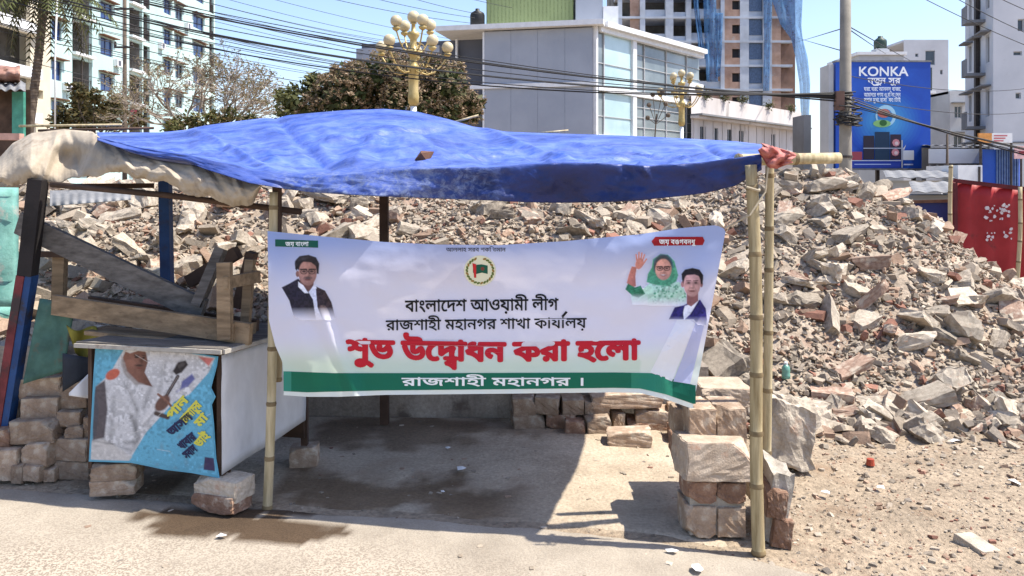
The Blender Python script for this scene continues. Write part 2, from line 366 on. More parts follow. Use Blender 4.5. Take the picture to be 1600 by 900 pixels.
# sandy chip-seal road along the near side: a sheet just over the ground, dusty at its edge
rm = mat('sandy_road', (.38, .325, .255), .9, .2, 2.5, .6, 90, (.455, .395, .315), fine=.22)
N = rm.node_tree.nodes; L = rm.node_tree.links; bs = N['Principled BSDF']
src = bs.inputs['Base Color'].links[0].from_socket
tc = N.new('ShaderNodeTexCoord'); vo = N.new('ShaderNodeTexVoronoi'); vo.inputs['Scale'].default_value = 150; L.new(tc.outputs['Object'], vo.inputs['Vector'])
sx_ = N.new('ShaderNodeSeparateColor'); L.new(vo.outputs['Color'], sx_.inputs[0])
mr = N.new('ShaderNodeMapRange'); mr.inputs[1].default_value = .35; mr.inputs[2].default_value = .5; L.new(sx_.outputs[0], mr.inputs[0])
lg = N.new('ShaderNodeTexNoise'); lg.inputs['Scale'].default_value = 1.6; lg.inputs['Detail'].default_value = 6; L.new(tc.outputs['Object'], lg.inputs['Vector'])
mr2 = N.new('ShaderNodeMapRange'); mr2.inputs[1].default_value = .38; mr2.inputs[2].default_value = .6; L.new(lg.outputs[0], mr2.inputs[0])
at = N.new('ShaderNodeAttribute'); at.attribute_name = 'tint'; sp = N.new('ShaderNodeSeparateColor'); L.new(at.outputs['Color'], sp.inputs[0])
mr2.inputs[3].default_value = .45; mu = N.new('ShaderNodeMath'); mu.operation = 'MULTIPLY'; L.new(mr2.outputs[0], mu.inputs[0]); L.new(sp.outputs[0], mu.inputs[1])
mx0 = N.new('ShaderNodeMix'); mx0.data_type = 'RGBA'; mx0.inputs[6].default_value = (.235, .19, .145, 1); mx0.inputs[7].default_value = (.46, .395, .31, 1); L.new(mr.outputs[0], mx0.inputs[0])
mx1 = N.new('ShaderNodeMix'); mx1.data_type = 'RGBA'; L.new(mu.outputs[0], mx1.inputs[0]); L.new(src, mx1.inputs[6]); L.new(mx0.outputs[2], mx1.inputs[7])
# the spilled-water stain in front of the cart (a real wet patch, green channel of the attribute)
mx2 = N.new('ShaderNodeMix'); mx2.data_type = 'RGBA'; mx2.blend_type = 'MULTIPLY'; mx2.inputs[7].default_value = (.22, .165, .12, 1)
L.new(sp.outputs[1], mx2.inputs[0]); L.new(mx1.outputs[2], mx2.inputs[6]); L.new(mx2.outputs[2], bs.inputs['Base Color'])
def road_edge(x):                          # far edge of the road
    return interp(x, [-6, -2.6, -1.2, -.2, .5, 1.0, 1.6], [4.6, 4.22, 3.96, 3.80, 3.66, 3.45, 3.0]) + .03 * fbm(x, 0, 3)
g = MB(); rxs = np.arange(-6, 1.7, .03); K = 46
for j in range(K + 1):
    for x in rxs:
        e = road_edge(x); y = lerp(e, 1.2 if x < 1.6 else 1.5, j / K)
        z = max(ground_z(x, y) + .006, .004 + .004 * fbm(x, y, 2, 5)) if j else ground_z(x, y) - .004
        near = smooth((e - y) / .75) * smooth((.6 - x) / 1.6 + .35)
        w = 0.0
        for cx, cy, ra, rb in ((-1.32, 3.74, .33, .10), (-1.05, 3.66, .28, .11), (-1.55, 3.86, .25, .06), (-1.1, 3.9, .3, .05)):
            d = ((x - cx) / ra) ** 2 + ((y - cy) / rb) ** 2 + .5 * fbm(x, y, 4, 4) + .6 * fbm(x, y, 13, 6)
            w = max(w, smooth((1.45 - d) / .5))
        g.v.append(V((x, y, z))); g.c.append((near, w, 0)); 
n_ = len(rxs)
for j in range(K):
    for i in range(n_ - 1): a = j * n_ + i; g.f.append([a + 1, a, a + n_, a + n_ + 1]); g.m.append(0)
tag(g.build('road', rm, smooth=True, attr=True, shift=False), kind='structure')

# pale trodden floor of the stall, with damp patches along its front (a sheet just over the dirt)
fm = mat('trodden_floor', (.50, .40, .285), .95, .22, 2.4, .8, 40, (.62, .515, .385), dirt=((.36, .28, .20), .56, 2.2), bdist=.015, fine=.3)
N = fm.node_tree.nodes; L = fm.node_tree.links; bs = N['Principled BSDF']; src = bs.inputs['Base Color'].links[0].from_socket
at = N.new('ShaderNodeAttribute'); at.attribute_name = 'tint'; sp = N.new('ShaderNodeSeparateColor'); L.new(at.outputs['Color'], sp.inputs[0])
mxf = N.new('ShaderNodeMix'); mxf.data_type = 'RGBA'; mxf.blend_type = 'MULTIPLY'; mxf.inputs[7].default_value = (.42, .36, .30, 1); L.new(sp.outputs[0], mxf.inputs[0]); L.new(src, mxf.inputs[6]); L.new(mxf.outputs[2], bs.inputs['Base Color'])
g = MB(); fxs = np.arange(-2.4, 1.02, .03); K = 52
for j in range(K + 1):
    for x in fxs:
        f0 = road_edge(x) + .05; y = lerp(f0, 5.46, j / K); ed = min(1, (1.0 - x) / .15, (x + 2.4) / .15, j / 2); z = ground_z(x, y) + (.006 if ed > .3 else .006 * ed - .003)
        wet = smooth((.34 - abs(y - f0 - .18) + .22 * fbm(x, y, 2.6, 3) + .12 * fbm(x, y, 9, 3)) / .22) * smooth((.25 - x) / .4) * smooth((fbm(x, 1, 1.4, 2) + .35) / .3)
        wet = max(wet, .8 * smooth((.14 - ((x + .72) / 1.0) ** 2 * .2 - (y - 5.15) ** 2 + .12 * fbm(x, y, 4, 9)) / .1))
        g.v.append(V((x, y, z))); g.c.append((wet, 0, 0))
n_ = len(fxs)
for j in range(K):
    for i in range(n_ - 1): a = j * n_ + i; g.f.append([a, a + 1, a + n_ + 1, a + n_]); g.m.append(0)
tag(g.build('floor', fm, smooth=True, attr=True, shift=False), kind='structure')

def crest(x): return interp(x, [-9, -5.5, -3, 0, 1.5, 2.6, 3.05, 3.5, 4.0, 4.35, 4.85, 5.4, 6.5, 9], [1.3, 1.52, 1.58, 1.56, 1.58, 1.66, 1.68, 1.6, 1.42, 1.08, .72, .42, .12, 0])
def foot(x): return interp(x, [.6, 1.4], [5.62, 5.35]), interp(x, [.5, 1.3], [.50, -.02])
def Hm(x, y):
    y0, z0 = foot(x); c = crest(x); yc = 8.3 + .3 * fbm(x, 0, .6, 8)
    if y < y0 - .05: return -.1
    if y <= yc: t = (y - y0) / (yc - y0); h = lerp(z0, max(c, z0 * .3), lerp(t, smooth(t), .35))
    else: h = lerp(c, 0, smooth((y - yc) / 3.2))
    return h + .10 * fbm(x, y, .9, 1) * min(1, (y - y0) * 1.5 + .1) * (1 if y < yc - .4 else .4)
g = MB(); mxs = np.arange(-9, 8.01, .07); mys = np.arange(5.3, 12.2, .07)
for y in mys:
    for x in mxs: g.v.append(V((x, y, Hm(x, y) + .03 * fbm(x, y, 6, 2)))); g.c.append((1, 1, 1))
nx = len(mxs)
for j in range(len(mys) - 1):
    for i in range(nx - 1): a = j * nx + i; g.f.append([a, a + 1, a + nx + 1, a + nx]); g.m.append(0)
tag(g.build('rubble_mound', M['dust'], smooth=True, shift=False), kind='structure')

# ------------------------------------------------------------------ broken chunks
def chunk_mesh(seed, dims, cuts, rough=.03):
    rn = random.Random(seed); bm = bmesh.new(); bmesh.ops.create_cube(bm, size=1)
    for v in bm.verts: v.co = V([c * d * rn.uniform(.85, 1.1) for c, d in zip(v.co, dims)])
    for _ in range(cuts):
        n = V((rn.gauss(0, 1), rn.gauss(0, 1), rn.gauss(0, 1))).normalized()
        ext = max(abs(v.co.dot(n)) for v in bm.verts)
        bmesh.ops.bisect_plane(bm, geom=bm.verts[:] + bm.edges[:] + bm.faces[:], dist=1e-5, plane_co=n * ext * rn.uniform(.55, .85), plane_no=n, clear_outer=True)
        be = [e for e in bm.edges if e.is_boundary]
        if be: bmesh.ops.holes_fill(bm, edges=be, sides=0)
    bmesh.ops.triangulate(bm, faces=[f for f in bm.faces if len(f.verts) > 4])
    if rough:
        bmesh.ops.subdivide_edges(bm, edges=bm.edges[:], cuts=1, use_grid_fill=True)
        for v in bm.verts: v.co += V((rn.uniform(-1, 1), rn.uniform(-1, 1), rn.uniform(-1, 1))) * rough * min(dims)
        bmesh.ops.subdivide_edges(bm, edges=bm.edges[:], cuts=1, use_grid_fill=True)
        for v in bm.verts: v.co += noise.noise_vector(v.co * 3.5 + V((seed, 0, 0))) * .055 + noise.noise_vector(v.co * 9 + V((0, seed, 0))) * .025
    bmesh.ops.recalc_face_normals(bm, faces=bm.faces[:])
    me = bpy.data.meshes.new('rubble_chunk'); bm.to_mesh(me); bm.free(); return me
PROTO = []
for i in range(30):
    rn = random.Random(100 + i)
    kind = ('concrete', 'concrete', 'plaster', 'brick', 'plaster')[i % 5]
    d = (1, rn.uniform(.55, .95), rn.uniform(.35, .75)) if kind != 'brick' else (1, rn.uniform(.48, .7), rn.uniform(.3, .5))
    me = chunk_mesh(i, d, rn.randint(4, 8) if kind != 'brick' else 3, .06); me.materials.append(M[kind]); PROTO.append((me, kind))
LOWP = []
for i in range(24):
    rn = random.Random(300 + i); me = chunk_mesh(50 + i, (1, rn.uniform(.5, .95), rn.uniform(.3, .7)), rn.randint(3, 6), 0)
    vs = np.array([v.co[:] for v in me.vertices]); LOWP.append((vs, [tuple(p.vertices) for p in me.polygons])); bpy.data.meshes.remove(me)
class Stuff:
    def __init__(s): s.V = []; s.Fl = []; s.n = 0; s.C = []
    def put(s, proto, loc, size, rot, col):
        vs, fs = proto; Rm = np.array(rot.to_matrix())
        w = (vs * np.array(size)) @ Rm.T + np.array(loc); s.V.append(w); s.C.append(np.tile(np.array([*col, 1.0]), (len(vs), 1)))
        s.Fl.extend([tuple(i + s.n for i in f) for f in fs]); s.n += len(vs)
    def build(s, name, m):
        me = bpy.data.meshes.new(name); me.from_pydata(np.concatenate(s.V).tolist(), [], s.Fl); me.materials.append(m)
        ca = me.color_attributes.new('tint', 'FLOAT_COLOR', 'POINT'); ca.data.foreach_set('color', np.concatenate(s.C).astype(np.float32).ravel())
        o = bpy.data.objects.new(name, me); COL.objects.link(o); return o
def stone_col(rn):
    t = rn.random()
    if t < .42: c = (.41, .34, .26)
    elif t < .70: c = (.53, .45, .35)
    elif t < .88: c = (.42, .29, .205)
    elif t < .95: c = (.28, .235, .19)
    else: c = (.34, .17, .12)
    k = rn.uniform(.75, 1.2); return tuple(x * k for x in c)
rn = random.Random(11); spots = []
def visible_area(x, y, z, s):
    px = 800 + x / y * F; py = HY - (z - EYE) / y * F; r = s * F / y
    if px < -r or px > 1600 + r or py > 905: return 0
    if 425 < px < 1120 and py > 385 - r * .3: return 0
    if px < 425 and py > 455: return 0
    if px < 480 and py < 275: return 0
    if y > 9.2: return 0
    return r * r
for _ in range(26000):
    x = rn.uniform(-7.5, 6.6); y = rn.uniform(5.45, 10.2); y0, z0 = foot(x)
    if y < y0: continue
    if y > 9.0 and rn.random() < .6: continue
    u = rn.random(); s = .030 * (1 - u) ** (-.56); s = min(s, .24)
    if fbm(x, y, .8, 21) > .25 and s > .09: s *= .45          # fine dusty patches
    z = Hm(x, y) + s * .08
    spots.append((visible_area(x, y, z, s), x, y, z, s))
for _ in range(16000):                     # fines between the pieces
    x = rn.uniform(-5.2, 5.4); y = rn.uniform(5.45, 8.6); y0, z0 = foot(x)
    if y < y0: continue
    s = rn.uniform(.018, .045); spots.append((0, x, y, Hm(x, y) + .02 + .03 * fbm(x, y, 6, 2), s))
for _ in range(1500):                       # spill at the foot, right of the stall
    x = rn.uniform(1.35, 4.6); y = 5.55 - abs(rn.gauss(0, .27)); u = rn.random(); s = min(.035 * (1 - u) ** (-.6), .2) * (1 if y > 5 else .6)
    z = ground_z(x, y) + s * .15; spots.append((visible_area(x, y, z, s), x, y, z, s))
# the large pieces that catch the eye in the photograph: pixel, distance, size
for px, py, s, k in ((1395, 315, .30, 1), (1330, 375, .26, 1), (1455, 440, .2, 2), (1560, 420, .34, 0), (1440, 515, .3, 2), (1355, 480, .28, 1), (1250, 450, .22, 0), (1445, 635, .3, 2),
                     (1330, 590, .28, 0), (1480, 610, .3, 2), (1230, 300, .28, 0), (1290, 300, .3, 1), (1430, 545, .24, 3), (1180, 610, .26, 2), (1120, 580, .3, 2), (1500, 475, .28, 0),
                     (230, 325, .34, 1), (300, 350, .3, 2), (120, 400, .2, 1), (350, 330, .34, 1), (505, 320, .30, 2), (560, 330, .26, 1), (770, 330, .26, 2), (1040, 330, .26, 0), (1360, 420, .24, 2), (1580, 500, .28, 1)):
    best = None
    for y in np.arange(5.2, 9.2, .02):
        p = P(px, py, y)
        if p.z <= Hm(p.x, y) or (p.z <= 0): best = p; break
    if best is None: continue
    spots.append((1e6, best.x, best.y, Hm(best.x, best.y) + s * .2 if best.y > 5.4 else s * .2, s))
spots.sort(key=lambda t: -t[0])
RUB = Stuff(); nind = 0; FL = rn.uniform
SZ = lambda s: 'big' if s > .24 else 'middling' if s > .15 else 'small'
LOOK = {'concrete': 'tan concrete chunk', 'plaster': 'pale mortar chunk', 'brick': 'reddish brick piece'}
for a, x, y, z, s in spots:
    px = 800 + x / y * F; py = HY - (z - EYE) / y * F
    rot = Euler((rn.gauss(0, .45), rn.gauss(0, .45), rn.uniform(0, 6.28)))
    if nind < 300 and a > 0 and a < 1e9:
        me, kind = PROTO[rn.randrange(30)]
        o = bpy.data.objects.new('rubble_chunk', me); COL.objects.link(o)
        o.location = (x, y, z); o.rotation_euler = rot; o.scale = (s * rn.uniform(.9, 1.5), s * rn.uniform(.7, 1.1), s * rn.uniform(.55, 1.05))
        if px < 425: zone = 'on the rubble behind the wooden cart and plank'
        elif px < 620 and py < 400: zone = 'on the rubble above the left half of the banner'
        elif px < 900 and py < 400: zone = 'on the rubble above the middle of the banner'
        elif px < 1140: zone = 'on the rubble above the right end of the banner'
        elif px < 1215: zone = 'on the rubble between bamboo poles and banner'
        elif y < 5.7: zone = 'on dirt at the foot of the heap' if px < 1420 else 'at the foot of the heap near the right frame edge'
        elif py < 330: zone = 'on the crest of the heap below the blue billboard'
        elif px > 1400: zone = 'on the slope before the red sheet hoarding' if py < 520 else 'low on the heap slope near the right frame edge'
        else: zone = 'high on the heap slope right of the bamboo poles' if py < 450 else 'low on the heap slope right of the bamboo poles'
        tag(o, f'{SZ(s)} {LOOK[kind]} {zone}', 'rubble chunk', f'{SZ(s)} {LOOK[kind]}s {zone}'); nind += 1
    else:
        RUB.put(LOWP[rn.randrange(24)], (x, y, z), (s * rn.uniform(.9, 1.6), s * rn.uniform(.7, 1.1), s * rn.uniform(.5, 1.1)), rot, stone_col(rn))
tag(RUB.build('rubble_stones', M['stone_stuff']), 'loose small broken stones and brick bits covering the rubble heap', 'rubble', kind='stuff')
PEB = Stuff()
for _ in range(6000):
    x = rn.uniform(.75, 4.2); y = rn.uniform(3.15, 5.6); s = .007 * (1 - rn.random()) ** (-.5); s = min(s, .035)
    if x < 1.2 and rn.random() < .6: continue
    PEB.put(LOWP[rn.randrange(24)], (x, y, ground_z(x, y) + s * .1), (s, s, s * .8), Euler((rn.gauss(0, .3), rn.gauss(0, .3), rn.uniform(0, 6))), stone_col(rn))
for _ in range(900):
    x = rn.uniform(-2.6, .9); y = rn.uniform(3.2, 5.4); s = .006 * (1 - rn.random()) ** (-.5); s = min(s, .03)
    PEB.put(LOWP[rn.randrange(24)], (x, y, ground_z(x, y) + .004), (s, s, s * .7), Euler((0, 0, rn.uniform(0, 6))), stone_col(rn))
tag(PEB.build('gravel', M['stone_stuff']), 'small pebbles and grit scattered over the dirt', 'gravel', kind='stuff')

# ------------------------------------------------------------------ bricks
def brick_mesh(seed, chips=2):
    rn = random.Random(seed); bm = bmesh.new(); bmesh.ops.create_cube(bm, size=1)
    for _ in range(chips):
        n = V((rn.choice((-1, 1)) * rn.uniform(.4, 1), rn.choice((-1, 1)) * rn.uniform(.4, 1), rn.choice((-1, 1)) * rn.uniform(.4, 1))).normalized()
        ext = max(v.co.dot(n) for v in bm.verts)
        bmesh.ops.bisect_plane(bm, geom=bm.verts[:] + bm.edges[:] + bm.faces[:], dist=1e-5, plane_co=n * ext * rn.uniform(.70, .9), plane_no=n, clear_outer=True)
        be = [e for e in bm.edges if e.is_boundary]
        if be: bmesh.ops.holes_fill(bm, edges=be, sides=0)
    bmesh.ops.bevel(bm, geom=bm.edges[:], offset=.02, segments=2, affect='EDGES')
    bmesh.ops.triangulate(bm, faces=[f for f in bm.faces if len(f.verts) > 4])
    bmesh.ops.subdivide_edges(bm, edges=[e for e in bm.edges if e.calc_length() > .2], cuts=6, use_grid_fill=True)
    for v in bm.verts:
        q = noise.noise_vector(v.co * 3 + V((seed, 0, 0))); v.co += q * .02 + noise.noise_vector(v.co * 8 + V((0, seed, 0))) * .022 + noise.noise_vector(v.co * 20 + V((0, seed, 9))) * .012
    bmesh.ops.recalc_face_normals(bm, faces=bm.faces[:])
    me = bpy.data.meshes.new('brick'); bm.to_mesh(me); bm.free()
    return me
BR = [brick_mesh(i, 1 + i % 3) for i in range(7)]
def brick(px0, px1, py0, py1, Y, dep=.115, m='brick_warm', label='', group=None, k=None, rot=(0, 0, 0), name='brick', parent=None, cat='brick'):
    a = P(px0, py1, Y); b = P(px1, py0, Y); k = random.randrange(7) if k is None else k
    key = (k, m)
    me = BR[k].copy() if True else None
    me.materials.append(M[m])
    o = bpy.data.objects.new(name, me); COL.objects.link(o)
    c = (a + b) / 2 + V((0, dep / 2, 0)); o.rotation_euler = rot; me.transform(Matrix.Diagonal((b.x - a.x, dep, b.z - a.z, 1)))
    if parent: o.parent = parent; o.location = c - parent.location
    else: o.location = c; tag(o, label, cat, group)
    return o

# ------------------------------------------------------------------ brick walls and piles of the stall
LW = 'salvaged bricks stacked loosely left of the cart'
rows = [ # px0, px1, py0, py1, distance, label
 (28, 92, 592, 622, 4.42, 'dusty brick on the top course left of the cart, against the leaning post'), (60, 118, 560, 596, 4.52, 'brick lying highest on the loose wall, under the green tin sheet'),
 (92, 136, 598, 640, 4.40, 'tilted brick on the loose wall right under the folded cloth'), (30, 86, 624, 660, 4.36, 'long tan brick in the middle course beside the leaning post'),
 (88, 124, 642, 666, 4.36, 'squarish brick end in the middle of the loose wall'), (126, 146, 652, 684, 4.36, 'narrow brick end touching the poster edge'),
 (14, 84, 658, 694, 4.30, 'largest tan brick bat of the loose wall'), (98, 126, 668, 688, 4.34, 'short brick bat wedged in the loose wall'),
 (78, 140, 688, 722, 4.32, 'wide tan brick beside the lower corner of the poster'), (34, 78, 694, 730, 4.27, 'upright brick bat under the largest tan one'),
 (-22, 22, 704, 752, 4.25, 'pale brick at the left frame edge on the ground'), (18, 36, 728, 756, 4.24, 'small brick bat on the ground by the left frame edge'),
 (36, 66, 730, 754, 4.24, 'brick bat at the bottom of the loose wall'), (82, 136, 722, 750, 4.32, 'brick on the ground left of the cart support'),
 (-24, 14, 672, 700, 4.3, 'reddish brick at the left frame edge beside the leaning post'), (-30, 30, 628, 668, 4.46, 'brick behind the foot of the leaning red post'),
 (66, 84, 732, 752, 4.27, 'brick stub in the gap of the bottom course')]
for i, (a, b, c, d, Y, lab) in enumerate(rows):
    brick(a, b, c, d, Y, .2, 'brick_red' if 'reddish' in lab else 'brick_warm', lab, LW, rot=(R(random.uniform(-4, 4)), R(random.uniform(-4, 4)), R(random.uniform(-9, 9))))
mb = MB(); mb.box(-3.9, -2.28, 4.62, 4.75, -.1, .66)
tag(mb.build('rubble_wall', M['old_wall']), 'rough dark wall core behind the loose bricks left of the cart', 'wall')
# back wall behind the stall: plastered stretch, then dry bricks
def wallface(u, v):
    x = lerp(-2.3, .02, u); z = lerp(-.05, .52, v); return V((x, 5.44 + .025 * fbm(x, z, 3, 7) + .05 * (1 - v), z + (.03 * fbm(x, 2, 4) if v == 1 else 0)))
mb = MB(); mb.grid(wallface, 60, 14); mb.grid(lambda u, v: V((lerp(-2.3, .02, u), lerp(5.44, 5.64, v), wallface(u, 1).z)), 60, 2)
tag(mb.build('plastered_wall', M['old_wall'], smooth=True), 'low stained plaster wall at the back of the stall below the banner', 'wall')
BW = 'dry-laid bricks at the back right of the stall'
rows = [(800, 836, 622, 650, 'square brick end nearest the stained plaster wall'), (838, 876, 622, 648, 'tan brick end second from the plaster wall'), (878, 912, 624, 648, 'tan brick end left of the tall rounded bat'),
 (914, 952, 628, 656, 'rounded brick bat standing above the long one'), (855, 900, 648, 674, 'reddish brick under the two tan ends'), (884, 916, 660, 684, 'grey brick bat on the floor under the reddish brick'), (916, 953, 654, 682, 'rounded pale stone-like bat on the floor of the stall'),
 (956, 974, 646, 676, 'brick set on end beside the dark gap'), (925, 1034, 618, 640, 'long thin slab lying over the back bricks'), (996, 1046, 642, 664, 'grey brick under the long thin slab'), (982, 1044, 660, 690, 'reddish brick tilted at the right of the back wall'),
 (952, 1020, 678, 702, 'flat grey brick lying on the stall floor'), (1046, 1064, 636, 672, 'narrow brick beside the pale brick pile'), (1050, 1078, 672, 706, 'dark red brick low between back wall and brick pile'), (800, 850, 650, 682, 'crumbling brick stub by the plaster wall')]
for i, (a, b, c, d, lab) in enumerate(rows):
    Yb = 5.2 if d < 700 else 4.95
    brick(a, b, c, d, Yb - (.1 if 'floor' in lab else 0), .18, 'brick_red' if 'red' in lab else 'brick_warm', lab, BW, rot=(R(random.uniform(-4, 4)), R(random.uniform(-5, 5)), R(random.uniform(-10, 10))))
mb = MB(); mb.box(-.02, 1.32, 5.40, 5.6, -.1, .36)
tag(mb.build('brick_wall_core', M['old_wall'], shift=True), 'dark earth bank behind the dry-laid bricks', 'earth bank')

# right-hand brick pile beside the bamboo poles
RP = 'bricks piled beside the front bamboo pole'
t = thing('mortared_brick_block', 'lowest block of the pile, red bricks mortared two over two', 'brick block', P(1120, 842, 3.62), RP)
for a, b, c, d, m in ((1076, 1120, 754, 788, 'brick_red'), (1121, 1166, 756, 788, 'brick_red'), (1073, 1119, 792, 842, 'brick_warm'), (1122, 1166, 794, 840, 'brick_warm')):
    brick(a, b, c, d, 3.60, .21, m, parent=t, name='brick')
mb = MB(); a = P(1078, 836, 3.615); b = P(1163, 758, 3.615); mb.box(a.x, b.x, 3.615, 3.79, a.z, b.z); mb.build('mortar', M['mortar'], t)
def chunkthing(px0, px1, py0, py1, Y, dep, seed, m, label, group=None, rot=(0, 0, 0), cuts=5, name='concrete_chunk', cat='concrete chunk'):
    a = P(px0, py1, Y); b = P(px1, py0, Y)
    me = chunk_mesh(seed, (1.05, 1, 1.05), cuts, .035); bm = bmesh.new(); bm.from_mesh(me)
    bmesh.ops.subdivide_edges(bm, edges=bm.edges[:], cuts=4, use_grid_fill=True)
    for v in bm.verts: v.co += noise.noise_vector(v.co * 2.2 + V((seed, 0, 0))) * .07 + noise.noise_vector(v.co * 6) * .035 + noise.noise_vector(v.co * 15) * .012
    bm.to_mesh(me); bm.free(); me.materials.append(M[m]); me.name = name
    o = bpy.data.objects.new(name, me); COL.objects.link(o)
    o.location = (a + b) / 2 + V((0, dep / 2, 0)); me.transform(Matrix.Diagonal((b.x - a.x, dep, b.z - a.z, 1))); o.rotation_euler = rot
    return tag(o, label, cat, group)
brick(1068, 1174, 696, 756, 3.57, .24, 'brick_pale', 'wide pale broken block resting on the mortared red bricks', RP, k=4, name='broken_brick_block', cat='brick block', rot=(R(-4), R(2), R(4)))
brick(1077, 1120, 640, 694, 3.72, .24, 'brick_warm', 'left one of the two upright orange bricks on the pale block', RP, k=0)
brick(1121, 1167, 640, 694, 3.72, .24, 'brick_warm', 'right one of the two upright orange bricks on the pale block', RP, k=3)
brick(1054, 1078, 640, 680, 3.85, .16, 'brick_warm', 'small brick at the left edge of the pile, beside the dark gap', RP, k=2)
brick(1098, 1176, 608, 640, 4.0, .26, 'brick_pale', 'flat pale brick slab topping the pile behind the bamboo pole', RP, k=5, name='brick_slab')
brick(1058, 1112, 692, 730, 3.9, .22, 'brick_red', 'dark red brick half hidden behind the pale block', RP, k=6)
t = thing('leaning_brick_slab', 'narrow slab of two mortared bricks leaning behind the front bamboo pole', 'brick block', P(1225, 858, 3.52), RP)
for a, b, c, d, m in ((1206, 1236, 770, 812, 'brick_red'), (1214, 1244, 814, 858, 'brick_red')): brick(a, b, c, d, 3.52, .3, m, parent=t, name='brick', rot=(0, R(8), R(-6)))
me = chunk_mesh(77, (1, 1, 1), 2, .03); me.materials.append(M['mortar']); me.name = 'mortar'; o = bpy.data.objects.new('mortar', me); COL.objects.link(o)
o.parent = t; a = P(1204, 856, 3.56); b = P(1246, 745, 3.56); o.location = (a + b) / 2 + V((-.004, .15, 0)) - t.location; me.transform(Matrix.Diagonal((.09, .3, b.z - a.z, 1))); o.rotation_euler = (0, R(8), R(-6))
brick(1172, 1230, 738, 782, 3.75, .22, 'plaster', 'pale brick lying flat behind the leaning slab', RP, k=1)
chunkthing(1202, 1278, 638, 734, 4.42, .26, 91, 'plaster', 'large upright concrete block on the dirt right of the bamboo poles', rot=(R(-8), R(3), R(-16)), cuts=3)
for a, b, c, d, Y, lab in ((1402, 1450, 664, 686, 5.2, 'squared pale brick on dirt at the foot of the heap'), (1522, 1560, 858, 880, 3.45, 'small pale stone on the dirt near the lower right corner')):
    brick(a, b, c, d, Y, .15, 'plaster', lab, None, rot=(R(8), R(5), R(20)))

# cart supports
CS = 'bricks propping up the cart'
for a, b, c, d, Y, lab, m in ((302, 384, 750, 782, 3.86, 'pale upper brick under the right front leg of the cart', 'plaster'), (298, 378, 776, 803, 3.85, 'dark red lower brick under the right front leg of the cart', 'brick_red'),
    (140, 208, 726, 752, 4.03, 'upper brick under the left front corner of the cart', 'brick_warm'), (138, 206, 752, 775, 4.03, 'lower brick under the left front corner of the cart', 'brick_warm'), (450, 492, 702, 732, 4.5, 'grey brick under the rear right leg of the cart', 'brick_warm')):
    brick(a, b, c, d, Y, .14, m, lab, CS, rot=(R(random.uniform(-2, 2)), R(random.uniform(-2, 3)), R(-22 if a > 250 and a < 400 else 6)))

# ------------------------------------------------------------------ poles and posts
def bamboo(name, p0, p1, r, label, m, group=None, nodes=.26, seed=0, taper=.9):
    rn = random.Random(seed); Lh = (p1 - p0).length; d = (p1 - p0) / Lh; path = []; rad = []
    mb = MB(); q = 0; k = 0; side = V((rn.uniform(-1, 1), rn.uniform(-1, 1), 0)) * .012
    ts = []
    while q < Lh:
        ts += [(q, 1.0), (q + .010, 1.12), (q + .022, .97)]; 
        ts += [(q + .05, .97)]; q += nodes * rn.uniform(.75, 1.2)
    ts = [x for x in ts if x[0] < Lh - .004] + [(Lh, 1.0)]
    for s, f in ts:
        u = s / Lh; path.append(p0 + d * s + side * math.sin(u * 5 + seed)); rad.append(r * f * lerp(1, taper, u))
    mb.tube(path, rad, 12)
    for i_ in range(len(ts) - 1):
        if ts[i_][1] == 1.12 or (ts[i_][1] == 1.0 and i_ + 1 < len(ts) and ts[i_ + 1][1] == 1.12):
            for j_ in range(12): mb.m[i_ * 12 + j_] = 1
    o = mb.build(name, [M[m], M['bnode']], smooth=True); return tag(o, label, 'pole', group)
BP = 'bamboo poles carrying the tarpaulin'
bamboo('bamboo_pole', P(1189, 868, 3.45), P(1172, 258, 3.50), .029, 'nearest and longest bamboo pole, standing on dirt right of the banner', 'bamboo', BP, seed=1)
bamboo('bamboo_pole', G(1197, 800, 0), P(1203, 250, 3.78), .023, 'thinner paler bamboo pole close behind the front right one', 'bamboo_pale', BP, seed=5)
bamboo('bamboo_pole', P(418, 796, 3.93), P(430, 300, 3.97), .024, 'bamboo pole in front of the cart under the left end of the banner', 'bamboo_pale', BP, seed=3)
bamboo('bamboo_pole', P(434, 596, 4.02), P(438, 470, 4.03), .020, 'short bamboo length tied behind the left bamboo pole', 'bamboo', BP, seed=9)
bamboo('bamboo_crosspiece', P(1150, 250, 3.62), P(1312, 247, 3.70), .028, 'horizontal bamboo sticking out right of the red cloth', 'bamboo_pale', None, seed=4, nodes=.3)
mb = MB(); mb.beam(P(433, 286, 3.99), P(433, 420, 3.99), .035, .045, V((0, 1, 0))); mb.beam(P(424, 320, 4.02), P(424, 420, 4.02), .02, .03, V((0, 1, 0)))
tag(mb.build('wooden_post', M['wood_dark']), 'brown wooden batten above the top left corner of the banner', 'post')
mb = MB(); mb.beam(P(601, 662, 5.30), P(600, 262, 5.3), .055, .055, V((0, 1, 0)))
tag(mb.build('wooden_post', M['wood_dark']), 'dark thin post at the back of the stall, showing above and below the banner', 'post')
t = thing('leaning_post', 'leaning post at the left, painted dark as shade above, peeling red and blue below', 'post', P(5, 665, 4.4))
mb = MB(); a, b, c = P(60, 280, 4.36), P(43, 430, 4.38), P(5, 668, 4.40)
mb.beam(b, a, .078, .07, V((0, 1, 0))); mb.build('upper_post', M['wood_shade'], t)
mb = MB(); mb.beam(c + V((-.02, 0, 0)), b + V((-.02, 0, 0)), .045, .07, V((0, 1, 0))); mb.build('red_painted_face', M['paint_red'], t)
mb = MB(); mb.beam(c + V((.023, .003, 0)), b + V((.023, .003, 0)), .036, .068, V((0, 1, 0))); mb.build('blue_painted_face', M['paint_blue'], t)
mb = MB(); mb.beam(P(258, 278, 5.1), P(262, 470, 5.1), .065, .06, V((0, 1, 0)))
